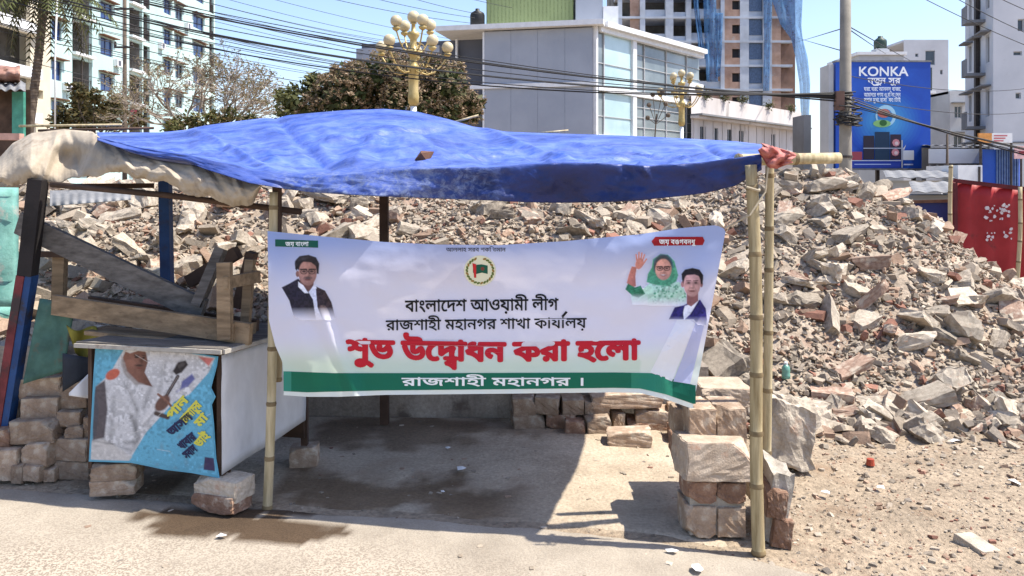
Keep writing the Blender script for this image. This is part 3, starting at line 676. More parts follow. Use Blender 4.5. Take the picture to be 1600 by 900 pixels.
tag(mb.build('blue_post', M['paint_blue']), 'blue painted post behind the wooden plank', 'post')
mb = MB(); mb.tube([P(80, 288, 4.34), P(260, 305, 4.2), P(470, 331, 4.05)], .016, 8)
tag(mb.build('roof_rail', M['wood_dark'], smooth=True), 'thin brown rail running under the beige sheet', 'rail')
mb = MB(); mb.beam(P(95, 386, 4.9), P(92, 470, 4.9), .07, .05, V((0, 1, 0)))
tag(mb.build('wooden_post', M['wood']), 'short bare wood post under the left end of the grey plank', 'post')
mb = MB(); mb.beam(P(62, 397, 4.86), P(128, 398, 4.86), .03, .035); tag(mb.build('wooden_batten', M['wood_dark']), 'dark batten beside the short bare wood post', 'batten')
mb = MB(); mb.beam(P(30, 348, 4.5), P(318, 486, 4.22), .03, .125, V((0, 0, 1)))
tag(mb.build('wooden_plank', M['wood_grey']), 'long weathered grey plank slanting down across the wooden frame', 'plank')
mb = MB(); mb.beam(P(120, 291, 4.6), P(240, 290, 4.9), .02, .03); tag(mb.build('roof_batten', M['wood_dark']), 'thin dark batten under the beige sheet by the blue post', 'batten')

# ------------------------------------------------------------------ the cart
A = P(143, 742, 4.06); A.z = .17; B = P(345, 742, 3.90); B.z = .17; C = P(476, 700, 4.50); C.z = .17
ux = (B - A).normalized(); uy = V((-ux.y, ux.x, 0)); W = (B - A).length; uyr = V((C - B)).normalized(); Dp = (C - B).length; Hc = .60
t = thing('food_cart', 'small white tin food cart with a torn poster on its front, propped on bricks', 'cart', (A.x + .4, A.y + .3, 0))
D_ = A + uyr * Dp; z = V((0, 0, 1))
def quadbox(mb, p, q, r, s, th):           # a thin board with corners p q r s (counter-clockwise seen from outside)
    n = (q - p).cross(s - p).normalized() * th; mb.add([p, q, r, s, p - n, q - n, r - n, s - n], [(0, 1, 2, 3), (7, 6, 5, 4), (0, 4, 5, 1), (1, 5, 6, 2), (2, 6, 7, 3), (3, 7, 4, 0)])
def boardside(u, v):                       # right-hand tin side, slightly buckled
    p = B + uyr * (u * Dp) + z * (v * Hc + lerp(.012, .10, u) * (1 - v)); n = V((uyr.y, -uyr.x, 0)); return p + n * (.006 + .008 * fbm(u * 2, v * 2, 1.3, 4))
mb = MB(); mb.grid(boardside, 16, 12); mb.build('side_panel', M['tin_white'], t, smooth=True, solid=.004)
mb = MB(); quadbox(mb, D_, C, C + z * Hc, D_ + z * Hc, -.01); quadbox(mb, A, D_, D_ + z * Hc, A + z * Hc, .01); mb.build('back_panel', M['wood_dark'], t)
mb = MB(); quadbox(mb, A + uyr * .06, B + uyr * .06, B + uyr * .06 + z * Hc, A + uyr * .06 + z * Hc, .01); mb.build('inner_front', M['wood_dark'], t)
mb = MB(); e1 = A - uyr * .05 - ux * .04 + z * (Hc + .004); e2 = B - uyr * .05 + ux * .05 + z * (Hc + .004); quadbox(mb, e1 + z * .03, e2 + z * .03, C + ux * .03 + z * (Hc + .034), D_ + z * (Hc + .034), .03); mb.build('counter_top', M['wood_grey'], t)
mb = MB(); mb.beam(e1 + z * .012 - uyr * .008, e2 + z * .016 - uyr * .008, .012, .02); mb.beam(e2 + z * .016 + ux * .008, C + ux * .042 + z * (Hc + .02), .012, .02); mb.build('counter_edge', M['edge'], t)
for p, h0 in ((B, .145), (A, .15), (C, .12), (D_, .0)):
    mb = MB(); mb.beam(V((p.x, p.y, h0)) + uyr * .03 - ux * .02, V((p.x, p.y, .17 + Hc)) + uyr * .03 - ux * .02, .035, .035, V((0, 1, 0))); mb.build('leg', M['wood_dark'], t)
class Painter:                             # a printed photograph: soft shapes composited on a fine grid of ink dots
    def __init__(s, x0, x1, y0, y1, st, seed):
        s.nx, s.ny = int((x1 - x0) / st) + 1, int((y1 - y0) / st) + 1
        s.X, s.Y = np.meshgrid(x0 + st * np.arange(s.nx), y0 + st * np.arange(s.ny)); s.A = np.zeros_like(s.X); s.C = np.zeros((*s.X.shape, 3)); s.rg = np.random.default_rng(seed)
        lo = s.rg.normal(0, 1, (s.ny // 4 + 2, s.nx // 4 + 2)); s.nz = np.kron(lo, np.ones((4, 4)))[:s.ny, :s.nx]
        for _ in range(2): s.nz = (s.nz + np.roll(s.nz, 1, 0) + np.roll(s.nz, 1, 1) + np.roll(s.nz, -1, 0) + np.roll(s.nz, -1, 1)) / 5
    def ell(s, cx, cy, rx, ry, rot=0, soft=1.0):
        c, q = math.cos(R(rot)), math.sin(R(rot)); u = ((s.X - cx) * c + (s.Y - cy) * q) / rx; v = (-(s.X - cx) * q + (s.Y - cy) * c) / ry
        return np.clip(.5 - (np.sqrt(u * u + v * v) - 1) * min(rx, ry) / soft, 0, 1)
    def ring(s, cx, cy, rx, ry, w): return np.clip(s.ell(cx, cy, rx + w / 2, ry + w / 2, soft=.8) - s.ell(cx, cy, rx - w / 2, ry - w / 2, soft=.8), 0, 1)
    def poly(s, pts, soft=1.2):
        ins = np.zeros(s.X.shape, bool); d = np.full(s.X.shape, 1e9)
        for k in range(len(pts)):
            (ax, ay), (bx, by) = pts[k], pts[(k + 1) % len(pts)]; dx, dy = bx - ax, by - ay
            t = np.clip(((s.X - ax) * dx + (s.Y - ay) * dy) / (dx * dx + dy * dy + 1e-9), 0, 1); d = np.minimum(d, np.hypot(s.X - ax - t * dx, s.Y - ay - t * dy))
            if ay != by: ins ^= ((ay > s.Y) != (by > s.Y)) & (s.X < dx * (s.Y - ay) / (by - ay) + ax)
        return np.clip(.5 + np.where(ins, d, -d) / soft, 0, 1)
    def seg(s, ax, ay, bx, by, w, soft=.9):
        dx, dy = bx - ax, by - ay; t = np.clip(((s.X - ax) * dx + (s.Y - ay) * dy) / (dx * dx + dy * dy + 1e-9), 0, 1)
        return np.clip(.5 - (np.hypot(s.X - ax - t * dx, s.Y - ay - t * dy) - w / 2) / soft, 0, 1)
    def lay(s, a, col, op=1.0, base=True, grain=.05):
        c = np.array(srgb(*col)); f = (1 + grain * s.rg.normal(0, 1, s.X.shape) + grain * 1.6 * s.nz)[..., None]
        a = (a * op)[..., None]; s.C = s.C * (1 - a) + c * np.clip(f, .3, 1.8) * a
        if base: s.A = s.A + (1 - s.A) * a[..., 0]
    def mul(s, a, k): s.C *= 1 + (k - 1) * a[..., None]
    def fold(s, a, fx, fy, amp): s.C *= 1 + (amp * np.sin(s.X * fx + s.Y * fy + 2 * s.nz) * a)[..., None]
    def out(s, mb, to3d, off, under, fade=None):
        A = s.A if fade is None else s.A * fade(s.X, s.Y); b = {}
        cell = (A[:-1, :-1] + A[1:, :-1] + A[:-1, 1:] + A[1:, 1:]) > .35
        for j, i in zip(*np.nonzero(cell)):
            f = []
            for q, r_ in ((j, i), (j, i + 1), (j + 1, i + 1), (j + 1, i)):
                if (q, r_) not in b:
                    b[(q, r_)] = len(mb.v); x, y = s.X[q, r_], s.Y[q, r_]; a = A[q, r_]; ba = under(x, y); s0 = s.A[q, r_]; cc = s.C[q, r_] / max(s0, .05)
                    mb.v.append(to3d(x, y, off)); mb.c.append(tuple(float(np.clip(lerp(ba[k], cc[k], a), 0, 1)) for k in range(3)))
                f.append(b[(q, r_)])
            mb.f.append(f); mb.m.append(0)
def paint_face(p, cx, cy, rx, ry, sk, lit=-1, glasses=False, mous=None, smile=False):
    e = p.ell(cx, cy, rx, ry, soft=1.5); p.lay(e, sk)
    p.mul(e * np.clip((p.X - cx) / rx * -lit * .5 + .25, 0, 1), .58); p.mul(e * np.clip((p.Y - cy) / ry - .45, 0, 1), .55); p.mul(e * p.ell(cx + lit * rx * .25, cy - ry * .5, rx * .5, ry * .3, soft=6), 1.22)
    for q in (-1, 1):
        ex = cx + q * rx * .42; ey = cy - ry * .10
        p.lay(p.ell(ex, ey, rx * .30, ry * .14, soft=2.5), tuple(c * .55 for c in sk), .6, False); p.lay(p.ell(ex, ey, rx * .17, ry * .055, soft=.8), (34, 22, 24), .9, False)
        p.lay(p.seg(ex - rx * .26, ey - ry * .17, ex + rx * .26, ey - ry * .19, 1.5), (44, 28, 28), .75, False)
        p.mul(e * p.ell(cx + q * rx * .5, cy + ry * .28, rx * .28, ry * .2, soft=4), 1.10)
        p.lay(p.seg(cx + q * rx * .3, cy + ry * .24, cx + q * rx * .46, cy + ry * .52, 1.0, 1.6), tuple(c * .6 for c in sk), .5, False)
    p.mul(e * p.ell(cx - lit * rx * .14, cy + ry * .14, rx * .14, ry * .22, soft=2.2), .70); p.mul(e * p.ell(cx + lit * rx * .04, cy + ry * .12, rx * .08, ry * .2, soft=2), 1.2); p.mul(e * p.ell(cx, cy + ry * .31, rx * .24, ry * .05, soft=1.5), .55)
    if smile: p.lay(p.ell(cx, cy + ry * .54, rx * .38, ry * .10, soft=1), (120, 44, 48), .9, False); p.lay(p.ell(cx, cy + ry * .52, rx * .30, ry * .05, soft=.8), (228, 214, 206), .9, False)
    else: p.lay(p.ell(cx, cy + ry * .56, rx * .34, ry * .07, soft=1.4), (112, 58, 56), .75, False); p.lay(p.seg(cx - rx * .3, cy + ry * .54, cx + rx * .3, cy + ry * .54, .8), (60, 28, 30), .8, False)
    if mous: p.lay(p.ell(cx, cy + ry * .42, rx * .42, ry * .08, soft=1.4), mous, .9, False)
    if glasses:
        for q in (-1, 1): p.lay(p.ring(cx + q * rx * .44, cy - ry * .08, rx * .36, ry * .19, 1.1), (24, 20, 22), .9, False); p.lay(p.seg(cx + q * rx * .1, cy - ry * .24, cx + q * rx * .85, cy - ry * .26, 1.7), (22, 18, 20), .85, False)
        p.lay(p.seg(cx - rx * .1, cy - ry * .12, cx + rx * .1, cy - ry * .12, 1), (24, 20, 22), .9, False)
# the poster board, with torn right edge; print drawn in photo coordinates and carried onto the board
pn = V((ux.y, -ux.x, 0))
TL, TR, BL, BRc = (150, 534), (346, 556), (139, 722), (346, 748)
def onplane(px, py, off):                  # photo point onto the board's own plane
    d = V(((px - 800) / F, 1, -(py - HY) / F)); o = V((0, 0, EYE)); p0 = A + pn * (.014 + off)
    k = (p0 - o).dot(pn) / d.dot(pn); return o + d * k
def polyfill(mb, pts, to3d, off, col, m=0, maxlen=14):
    bm = bmesh.new(); vs = [bm.verts.new((x, y, 0)) for x, y in pts]; bm.faces.new(vs)
    bmesh.ops.triangulate(bm, faces=bm.faces[:])
    for _ in range(6):
        le = [e for e in bm.edges if e.calc_length() > maxlen]
        if not le: break
        bmesh.ops.subdivide_edges(bm, edges=le, cuts=1); bmesh.ops.triangulate(bm, faces=[f for f in bm.faces if len(f.verts) > 3])
    bm.verts.index_update(); b = len(mb.v)
    for v in bm.verts:
        mb.v.append(to3d(v.co.x, v.co.y, off)); mb.c.append(col(v.co.x, v.co.y) if callable(col) else col)
    for f in bm.faces:
        ii = [b + v.index for v in f.verts]
        mb.f.append(ii); mb.m.append(m)
    bm.free()
def blob(cx, cy, rx, ry, n=18, a0=0, a1=360, rot=0):
    o = []
    for i in range(n):
        t_ = R(a0 + (a1 - a0) * i / (n if a1 - a0 == 360 else n - 1)); x, y = rx * math.cos(t_), ry * math.sin(t_); c, s = math.cos(R(rot)), math.sin(R(rot)); o.append((cx + x * c - y * s, cy + x * s + y * c))
    return o
t2 = MB()
cyan = srgb(95, 165, 190)
def pcol(x, y): k = fbm(x * .04, y * .04, 1.2, 3); return tuple(c * (1 + .22 * k) for c in srgb(92, 160, 186))
outline = [(150, 534), (220, 541), (290, 549), (341, 557), (339, 572), (334, 590), (330, 606), (337, 620), (331, 632), (334, 660), (336, 690), (338, 718), (343, 747), (300, 739), (258, 734), (230, 728), (205, 723), (170, 722), (139, 721), (143, 650), (146, 590)]
polyfill(t2, outline, onplane, 0.0, pcol)
def wcol(x, y): k = fbm(x * .05, y * .05, 1.5, 6); return tuple(c * (1 + .25 * k) for c in srgb(186, 184, 184))
L1 = .0028
p = Painter(134, 348, 530, 752, .9, 7)
bd = p.poly([(152, 537), (220, 543), (290, 551), (338, 559), (336, 574), (331, 590), (327, 606), (333, 620), (328, 632), (331, 660), (333, 690), (335, 718), (339, 742), (300, 736), (258, 731), (230, 725), (205, 720), (170, 719), (142, 718), (146, 650), (149, 590)], 1.5)
p.lay(bd, (96, 164, 190), grain=.06); p.fold(bd, .02, .05, .08)
wh_ = [(184, 562), (194, 546), (228, 541), (290, 550), (336, 559), (326, 582), (296, 616), (272, 628), (250, 652), (228, 676), (204, 716), (170, 721), (140, 720), (142, 690), (150, 680), (154, 645), (150, 604), (172, 584)]
a = p.poly(wh_, 1.8) * bd; p.lay(a, (196, 195, 196), grain=.05); p.fold(a, .13, .05, .10); p.fold(a, .05, .16, .08)
for (x0, y0, x1, y1, w, k) in ((196, 600, 214, 640, 5, .62), (214, 640, 210, 700, 4, .66), (178, 620, 172, 690, 6, .72), (236, 604, 224, 640, 5, .66), (258, 566, 250, 610, 5, .70), (286, 560, 262, 596, 4, .72), (206, 650, 216, 684, 6, .5), (160, 690, 205, 704, 4, .6), (196, 692, 214, 690, 5, .5), (228, 656, 244, 676, 4, .6)): p.mul(p.seg(x0, y0, x1, y1, w, 6) * a, k)
p.lay(p.poly([(140, 718), (141, 690), (160, 686), (190, 702), (206, 714), (200, 722)], 3) * bd, (190, 186, 182)); p.mul(p.seg(142, 688, 176, 694, 2, 3) * bd, .6)
p.lay(p.poly([(149, 604), (164, 594), (168, 640), (163, 684), (145, 688), (143, 640)], 3) * bd, (74, 66, 70), .95); p.fold(bd, 0, .3, .03)
p.lay(p.ell(176, 585, 12, 7.5, -30, 2) * bd, (188, 98, 78))
a = p.poly([(192, 558), (197, 547), (226, 541), (231, 566), (226, 582), (238, 604), (216, 599), (200, 584), (192, 572)], 2); p.lay(a, (128, 88, 74)); p.mul(a * np.clip((p.X - 208) / 26, 0, 1), .62); p.mul(p.ell(206, 566, 8, 8, 0, 8) * a, 1.3)
p.lay(p.poly([(190, 556), (195, 566), (199, 580), (216, 597), (226, 600), (212, 602), (195, 586), (189, 570)], 2.5), (150, 142, 138), .85)
p.lay(p.poly([(196, 549), (205, 541), (219, 540), (229, 542), (231, 550), (216, 548), (203, 552)], 2), (206, 204, 202))
p.lay(p.seg(210, 555, 217, 555, 1.6), (50, 34, 30), .85, False); p.lay(p.ell(213.5, 558, 3.4, 1.6, 0, 1), (32, 22, 20), .9, False); p.lay(p.seg(222, 555, 227, 556, 1.5), (50, 34, 30), .8, False); p.lay(p.ell(224.5, 559, 2.2, 1.4, 0, 1), (32, 22, 20), .85, False); p.lay(p.ell(221, 564, 2.5, 4, -15, 3), (86, 56, 46), .7, False); p.lay(p.ell(218, 571, 6, 1.8, 0, 1.4), (50, 34, 32), .8, False); p.lay(p.ell(218, 575, 4, 1.3, 0, 1.2), (110, 56, 50), .8, False)
p.lay(p.seg(258, 622, 278, 588, 5, 1.6), (54, 46, 46)); p.lay(p.seg(261, 616, 278, 588, 1.2, 1), (140, 128, 124), .8, False); p.lay(p.poly([(270, 580), (278, 566), (290, 563), (294, 570), (284, 582), (275, 586)], 2.5), (44, 38, 40)); p.lay(p.ell(284, 570, 5, 3, -40, 3), (96, 90, 88), .6, False)
p.lay(p.poly([(230, 642), (244, 622), (254, 616), (258, 624), (240, 646), (226, 666), (220, 662)], 2.5), (206, 204, 204)); p.mul(p.seg(224, 666, 256, 626, 3, 4), .6)
a = p.ell(254, 630, 15, 9, -48, 2.5); p.lay(a, (104, 74, 64)); 
for k in range(4): p.lay(p.seg(247 + k * 5, 616 + k * 4, 255 + k * 4, 622 + k * 4, 3.6, 1.3), (132, 94, 80)); p.lay(p.seg(249 + k * 5, 619 + k * 4, 257 + k * 4, 625 + k * 4, .9, 1), (50, 34, 30), .7, False)
p.lay(p.seg(244, 646, 262, 652, 7, 2.5), (74, 60, 56)); p.lay(p.poly([(284, 596), (300, 584), (305, 592), (294, 604), (282, 608)], 3), (96, 100, 150)); p.lay(p.seg(276, 612, 292, 602, 3, 3), (120, 120, 160), .6)
p.lay(p.poly([(310, 557), (334, 560), (326, 572)], 2.5) * bd, (196, 112, 106)); p.lay(p.poly([(320, 714), (334, 716), (336, 736), (318, 734)], 1.2) * bd, (60, 52, 84))
for k in range(9): x0, y0 = p.rg.uniform(150, 330), p.rg.uniform(545, 715); p.lay(p.seg(x0, y0, x0 + p.rg.uniform(-30, 30), y0 + p.rg.uniform(-25, 25), .8, .9) * bd, (225, 222, 215), .5, False)
for k in range(26): p.lay(p.ell(p.rg.uniform(140, 338), p.rg.uniform(540, 738), p.rg.uniform(2, 9), p.rg.uniform(1, 4), p.rg.uniform(0, 180), 3) * bd, (118, 110, 100), .22, False)
pr = MB(); p.out(pr, onplane, L1, pcol)
bo = t2.build('poster_board', M['poster'], t, attr=True, solid=.003)
bo = pr.build('poster_print', M['poster'], bo, attr=True)
# slanting hand-lettered lines on the poster
def slant(cx, cy, ang, sc):
    c, s = math.cos(R(ang)), math.sin(R(ang))
    return lambda x, y, off: onplane(cx + (x * c - y * s) * sc, cy + (x * s + y * c) * sc, L1 + .0042 + off)
lt = MB()
for tok, cx, cy, ang, sc, w, col in (('পান', 268, 656, -48, 1, 40, (205, 200, 80)), ('চানাচুর', 290, 662, -48, 1, 38, (205, 200, 80)), ('মা', 312, 668, -48, 1, 20, (205, 200, 80)), ('ভাই', 312, 700, -48, 1, 24, (205, 200, 80)),
                                   ('আসল', 268, 682, -40, 1, 44, (32, 38, 74)), ('খাবার', 284, 704, -40, 1, 30, (32, 38, 74)), ('স্বাদ'.replace('্', ''), 292, 718, -40, 1, 22, (32, 38, 74))):
    write(lt, list(tok), 0, w, lambda px: 0, 19, slant(cx, cy, ang, sc), srgb(*col), bold=.05)
lt.build('lettering', M['poster'], t, attr=True)

# upturned wooden frame lying on the cart
ft = thing('upturned_bench', 'bare wooden bench frame lying upturned on the cart', 'bench', P(300, 540, 4.15))
def plank(name, p, q, w, h, m, par, up=V((0, 0, 1))):
    mb = MB(); mb.beam(p, q, w, h, up); return mb.build(name, M[m], par)
plank('rail', P(84, 476, 4.3), P(392, 522, 3.98), .03, .105, 'wood', ft)
plank('rail', P(140, 474, 4.62), P(402, 512, 4.3), .03, .085, 'wood_dark', ft)
plank('board', P(150, 516, 4.30), P(385, 541, 4.03), .16, .022, 'wood', ft)
plank('leg', P(351, 410, 3.975), P(352, 530, 3.965), .066, .045, 'wood', ft, V((0, 1, 0)))
plank('leg', P(391, 405, 4.22), P(383, 518, 4.22), .045, .045, 'wood', ft, V((0, 1, 0)))
plank('stretcher', P(352, 442, 3.945), P(404, 432, 4.20), .025, .06, 'wood', ft)
plank('end_rail', P(360, 520, 3.97), P(396, 516, 4.25), .03, .085, 'wood', ft)
plank('brace', P(346, 388, 4.28), P(308, 478, 4.22), .05, .075, 'wood_grey', ft, V((0, 1, 0)))
plank('brace', P(394, 394, 4.5), P(372, 480, 4.5), .05, .08, 'wood_dark', ft, V((0, 1, 0)))
plank('leg', P(372, 394, 4.55), P(296, 440, 4.60), .06, .07, 'wood_dark', ft)

# tin and cloth left of the cart
mb = MB(); mb.grid(lambda u, v: P(lerp(lerp(62, 118, u), lerp(36, 100, u), v), lerp(lerp(466, 474, u), lerp(600, 580, u), v), 4.33 + .01 * fbm(u * 2, v * 3, 2)), 12, 14)
tag(mb.build('tin_sheet', M['tin_green'], smooth=True, solid=.004), 'rusty green tin sheet standing on the loose bricks', 'tin sheet')
mb = MB(); mb.grid(lambda u, v: P(lerp(104, 150, u) + 14 * v, lerp(508, 516, u) + v * 44 + 6 * math.sin(u * 5), 4.28 - .03 * math.sin(u * 7 + v * 3)), 12, 8)
tag(mb.build('folded_cloth', M['yellow_cloth'], smooth=True, solid=.004), 'yellow cloth bundled behind the poster', 'cloth')
t = thing('rolled_banner', 'folded dark and white banner scrap hanging beside the poster', 'banner', P(120, 620, 4.25))
mb = MB(); mb.grid(lambda u, v: P(lerp(98, 148, u), lerp(lerp(552, 560, u), lerp(612, 580, u), v), 4.24 - .02 * math.sin(u * 5)), 8, 6); mb.build('dark_part', M['dkcloth'], t, smooth=True, solid=.003)
mb = MB(); mb.grid(lambda u, v: P(lerp(108, 148, u), lerp(lerp(614, 574, u), lerp(618, 624, u), v), 4.22 - .02 * math.sin(u * 5)), 8, 6); mb.build('white_part', M['white'], t, smooth=True, solid=.003)
mb = MB(); mb.grid(lambda u, v: P(lerp(-420, 24, u), lerp(lerp(290, 294, u), 478, v), 5.9 + .03 * fbm(u, v, 3)), 10, 14); mb.grid(lambda u, v: P(lerp(-420, 24, u), lerp(478, 630, v), 5.9 + .03 * fbm(u, v + 1, 3)), 10, 10)
tag(mb.build('turquoise_wall', M['turquoise'], smooth=True, solid=.08), 'flaking turquoise wall at the left frame edge behind the leaning post', 'wall')
mb = MB()
for a in ((100, 205, 292, 318, 6.8), ):
    mb.grid(lambda u, v: P(lerp(78, 205, u), lerp(lerp(298, 296, u), lerp(322, 312, u), v), 6.6 + .012 * math.sin(u * 60) - .3 * v), 80, 3)
tag(mb.build('corrugated_sheet', M['tin_grey'], smooth=True, solid=.004), 'bent grey corrugated sheet lying on the rubble under the beige sheet', 'tin sheet')

# ------------------------------------------------------------------ tarpaulin
TX = [150, 160, 215, 250, 290, 320, 390, 440, 480, 540, 600, 650, 700, 760, 820, 880, 950, 1000, 1060, 1100, 1150, 1192]
HEM = [219, 222, 240, 247, 252, 264, 286, 294, 300, 304, 307, 309, 311, 313, 316, 317, 316, 313, 307, 302, 290, 264]
EAV = [214, 216, 230, 236, 241, 248, 266, 274, 277, 272, 266, 263, 262, 262, 258, 254, 256, 258, 256, 254, 247, 240]
RID = [207, 207, 207, 207, 203, 196, 187, 181, 177, 172, 170, 174, 186, 204, 207, 209, 211, 213, 216, 218, 221, 226]
def eaveY(px): return interp(px, [150, 418, 1185], [4.12, 3.93, 3.50])
CREASES = [(600, .58, 556, .28, 30, .030), (610, .60, 690, .38, 26, .022), (585, .60, 470, .42, 20, .022), (430, .72, 520, .25, 20, -.030), (700, .62, 560, .48, 10, -.030), (600, .46, 500, .52, 8, .022),
    (760, .72, 900, .30, 24, .034), (880, .62, 1120, .34, 14, .026), (960, .22, 1010, .05, 16, -.035), (1000, .20, 1010, .12, 12, .05), (1100, .66, 1188, .22, 18, -.035), (820, .50, 640, .22, 12, .026), (300, .68, 420, .22, 16, .030), (250, .30, 420, .60, 10, -.018), (860, .22, 860, .04, 18, .03), (1060, .5, 940, .34, 9, .02), (520, .2, 470, .02, 12, .02), (700, .2, 720, .02, 10, .02)]
def crease(px, v):
    h = 0
    for x0, v0, x1, v1, w_, a_ in CREASES:
        X, Y_ = px, v * 500; ax, ay, bx, by = x0, v0 * 500, x1, v1 * 500; dx, dy = bx - ax, by - ay; t_ = ((X - ax) * dx + (Y_ - ay) * dy) / (dx * dx + dy * dy)
        e_ = 1 - max(0, abs(t_ - .5) - .35) / .3
        if e_ <= 0: continue
        t_ = max(0, min(1, t_)); d = math.hypot(X - ax - t_ * dx, Y_ - ay - t_ * dy) / w_
        h += a_ * e_ * max(0, 1 - d) ** 1.4
    return h
def tarp(u, v):
    cr_ = crease(lerp(152, 1190, u), v); q = tarp0(u, v); return q + V((0, -cr_ * .5 if v < .2 else 0, cr_ if v >= .2 else 0))
def tarp0(u, v):
    px = lerp(152, 1190, u); ey = eaveY(px); hem, ea, ri = (interp(px, TX, t_) for t_ in (HEM, EAV, RID))
    rY = ey + 1.3
    w = .5 * fbm(px * .012, v * 6, 1.0, 3) + .45 * fbm(px * .03 + v * 2, v * 12, 1.0, 5) - .5 * abs(fbm(px * .008 + v * 1.5, v * 7, 1.0, 31))
    if v < .18:
        t_ = v / .18; fl = interp(px, [160, 430, 620, 800], [.05, .10, .07, .0])
        q = P(px, lerp(hem, ea, t_), ey - fl * (1 - t_) + .02 * (1 - t_)); q.y += .03 * math.sin(px * .03) * (1 - t_) + .035 * w * (1 - t_ * .5)
        k = (q.y) / (ey - fl * (1 - t_) + .02 * (1 - t_)); q.x *= k; q.z = EYE + (q.z - EYE) * k
        return q
    if v < .72:
        t_ = (v - .18) / .54
        Y = lerp(ey, rY, t_); z0 = P(px, ea, ey).z; z1 = P(px, ri, rY).z
        z = lerp(z0, z1, t_) - .05 * math.sin(math.pi * t_) + .040 * w * math.sin(math.pi * min(1, t_ * 1.05 + .05))
        x = lerp((px - 800) / F * ey, (px - 800) / F * rY, t_); return V((x, Y, z))
    t_ = (v - .72) / .28; z1 = P(px, ri, rY).z
    return V(((px - 800) / F * rY, rY + 1.0 * t_, z1 - interp(px, [152, 700, 1190], [.34, .26, .14]) * t_ - .02 * math.sin(math.pi * t_) + .02 * w * t_))
def tarp_light_wear(u, v):  # colour mask: sunlit paleness on top and lower left, shade on the hanging front
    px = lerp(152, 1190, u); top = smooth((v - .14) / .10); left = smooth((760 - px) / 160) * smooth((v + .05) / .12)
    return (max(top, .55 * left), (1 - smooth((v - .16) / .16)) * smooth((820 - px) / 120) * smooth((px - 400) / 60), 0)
mb = MB(); mb.grid(tarp, 300, 110, cf=tarp_light_wear)
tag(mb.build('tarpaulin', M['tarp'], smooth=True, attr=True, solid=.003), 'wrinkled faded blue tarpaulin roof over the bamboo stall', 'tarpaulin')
mb = MB(); q = P(660, 246, 4.1); mb.add([q + V((-.05, -.02, -.03)), q + V((.035, -.03, -.03)), q + V((.06, 0, .03)), q + V((-.01, .02, .035)), q + V((0, -.06, .02))], [(0, 1, 4), (1, 2, 4), (2, 3, 4), (3, 0, 4), (0, 3, 2, 1)])
tag(mb.build('rag', M['rust']), 'dark torn rag patch lying on the tarpaulin', 'rag')
mb = MB(); mb.grid(lambda u, v: P(lerp(1189, 1240, u) + 4 * math.sin(v * 6), lerp(interp(u, [0, .4, 1], [224, 229, 239]), interp(u, [0, .25, .5, .75, 1], [238, 262, 264, 258, 254]), v), 3.50 - .03 * math.sin(v * 3.14) + .022 * math.sin(u * 13 + v * 7) + .03 * fbm(u * 4, v * 4, 1, 6)), 22, 18)
tag(mb.build('red_cloth', M['red_cloth'], smooth=True, solid=.004), 'faded red cloth tied round the right end of the roof', 'cloth')
mb = MB(); mb.tube([P(1200, 262, 3.46), P(1196, 300, 3.46), P(1172, 336, 3.44), P(1134, 356, 3.5)], .004, 6); mb.tube([P(1166, 292, 3.44), P(1186, 298, 3.44), P(1186, 290, 3.52)], .006, 6)
tag(mb.build('tie_rope', M['rope']), 'pale tie rope at the top of the front bamboo pole', 'rope')

# beige sheet
SX = [-40, 0, 20, 50, 100, 145, 165, 200, 245, 285, 330, 365, 395, 408]
ST = [268, 246, 224, 208, 202, 206, 222, 238, 250, 256, 262, 272, 281, 286]
SB = [276, 284, 288, 286, 282, 276, 268, 274, 282, 298, 312, 320, 322, 292]
def sack(u, v):
    v = v ** .8
    px = lerp(-40, 408, u); a, b = interp(px, SX, ST), interp(px, SX, SB); Y = interp(px, [-40, 60, 120, 165, 240, 320, 408], [4.42, 4.40, 4.28, 4.14, 4.06, 4.0, 3.95])
    bul = math.sin(math.pi * min(1, v * .9 + .1)) * interp(px, [-40, 60, 150, 200, 408], [.08, .17, .08, .07, .07])
    w = .5 * fbm(px * .011, v * 1.1, 1, 12) + .22 * fbm(px * .03, v * 1.6, 1, 17)
    for fx, sl, wd, am in ((40, 30, 16, .5), (78, -26, 9, .45), (120, 22, 8, -.4), (150, -40, 10, .5), (196, 34, 12, .45), (236, -20, 9, -.4), (268, 42, 12, .5), (312, 26, 10, .4), (346, 38, 11, -.45), (376, 20, 8, .4)):
        w -= am * max(0, 1 - abs(px - fx - sl * (v - .5)) / wd) * .8
    holl = .26 * math.exp(-((px - 105) / 34) ** 2 - ((v - .58) / .32) ** 2)
    Yb = Y + interp(px, [-40, 140, 200, 408], [.42, .34, .06, .05]) * (1 - v) ** 1.5 - bul + .06 * w + holl
    return P(px, lerp(a, b, v) + (3 * math.sin(px * .09) + 4 * fbm(px * .06, 0, 1, 8)) * v, Yb)
mb = MB(); mb.grid(sack, 300, 50)
tag(mb.build('plastic_sheet', M['sack'], smooth=True, solid=.003), 'crumpled beige plastic sheet draped over the left end of the stall roof', 'sheet')
for i, (a, b, c, d, Y, m, lab) in enumerate(((30, 197, 190, 195, 5.2, 'bamboo_pale', 'pale pole lying above the beige sheet'), (60, 204, 240, 200, 5.0, 'wood_dark', 'dark stick lying behind the beige sheet'), (702, 193, 748, 180, 5.9, 'bamboo_pale', 'pale pole end poking up behind the tarpaulin ridge'), (845, 208, 888, 204, 5.6, 'bamboo_pale', 'short pale stick lying behind the tarpaulin'))):
    mb = MB(); mb.tube([P(a, b, Y), P(c, d, Y)], .008, 8); tag(mb.build('roof_stick', M[m], smooth=True), lab, 'stick')

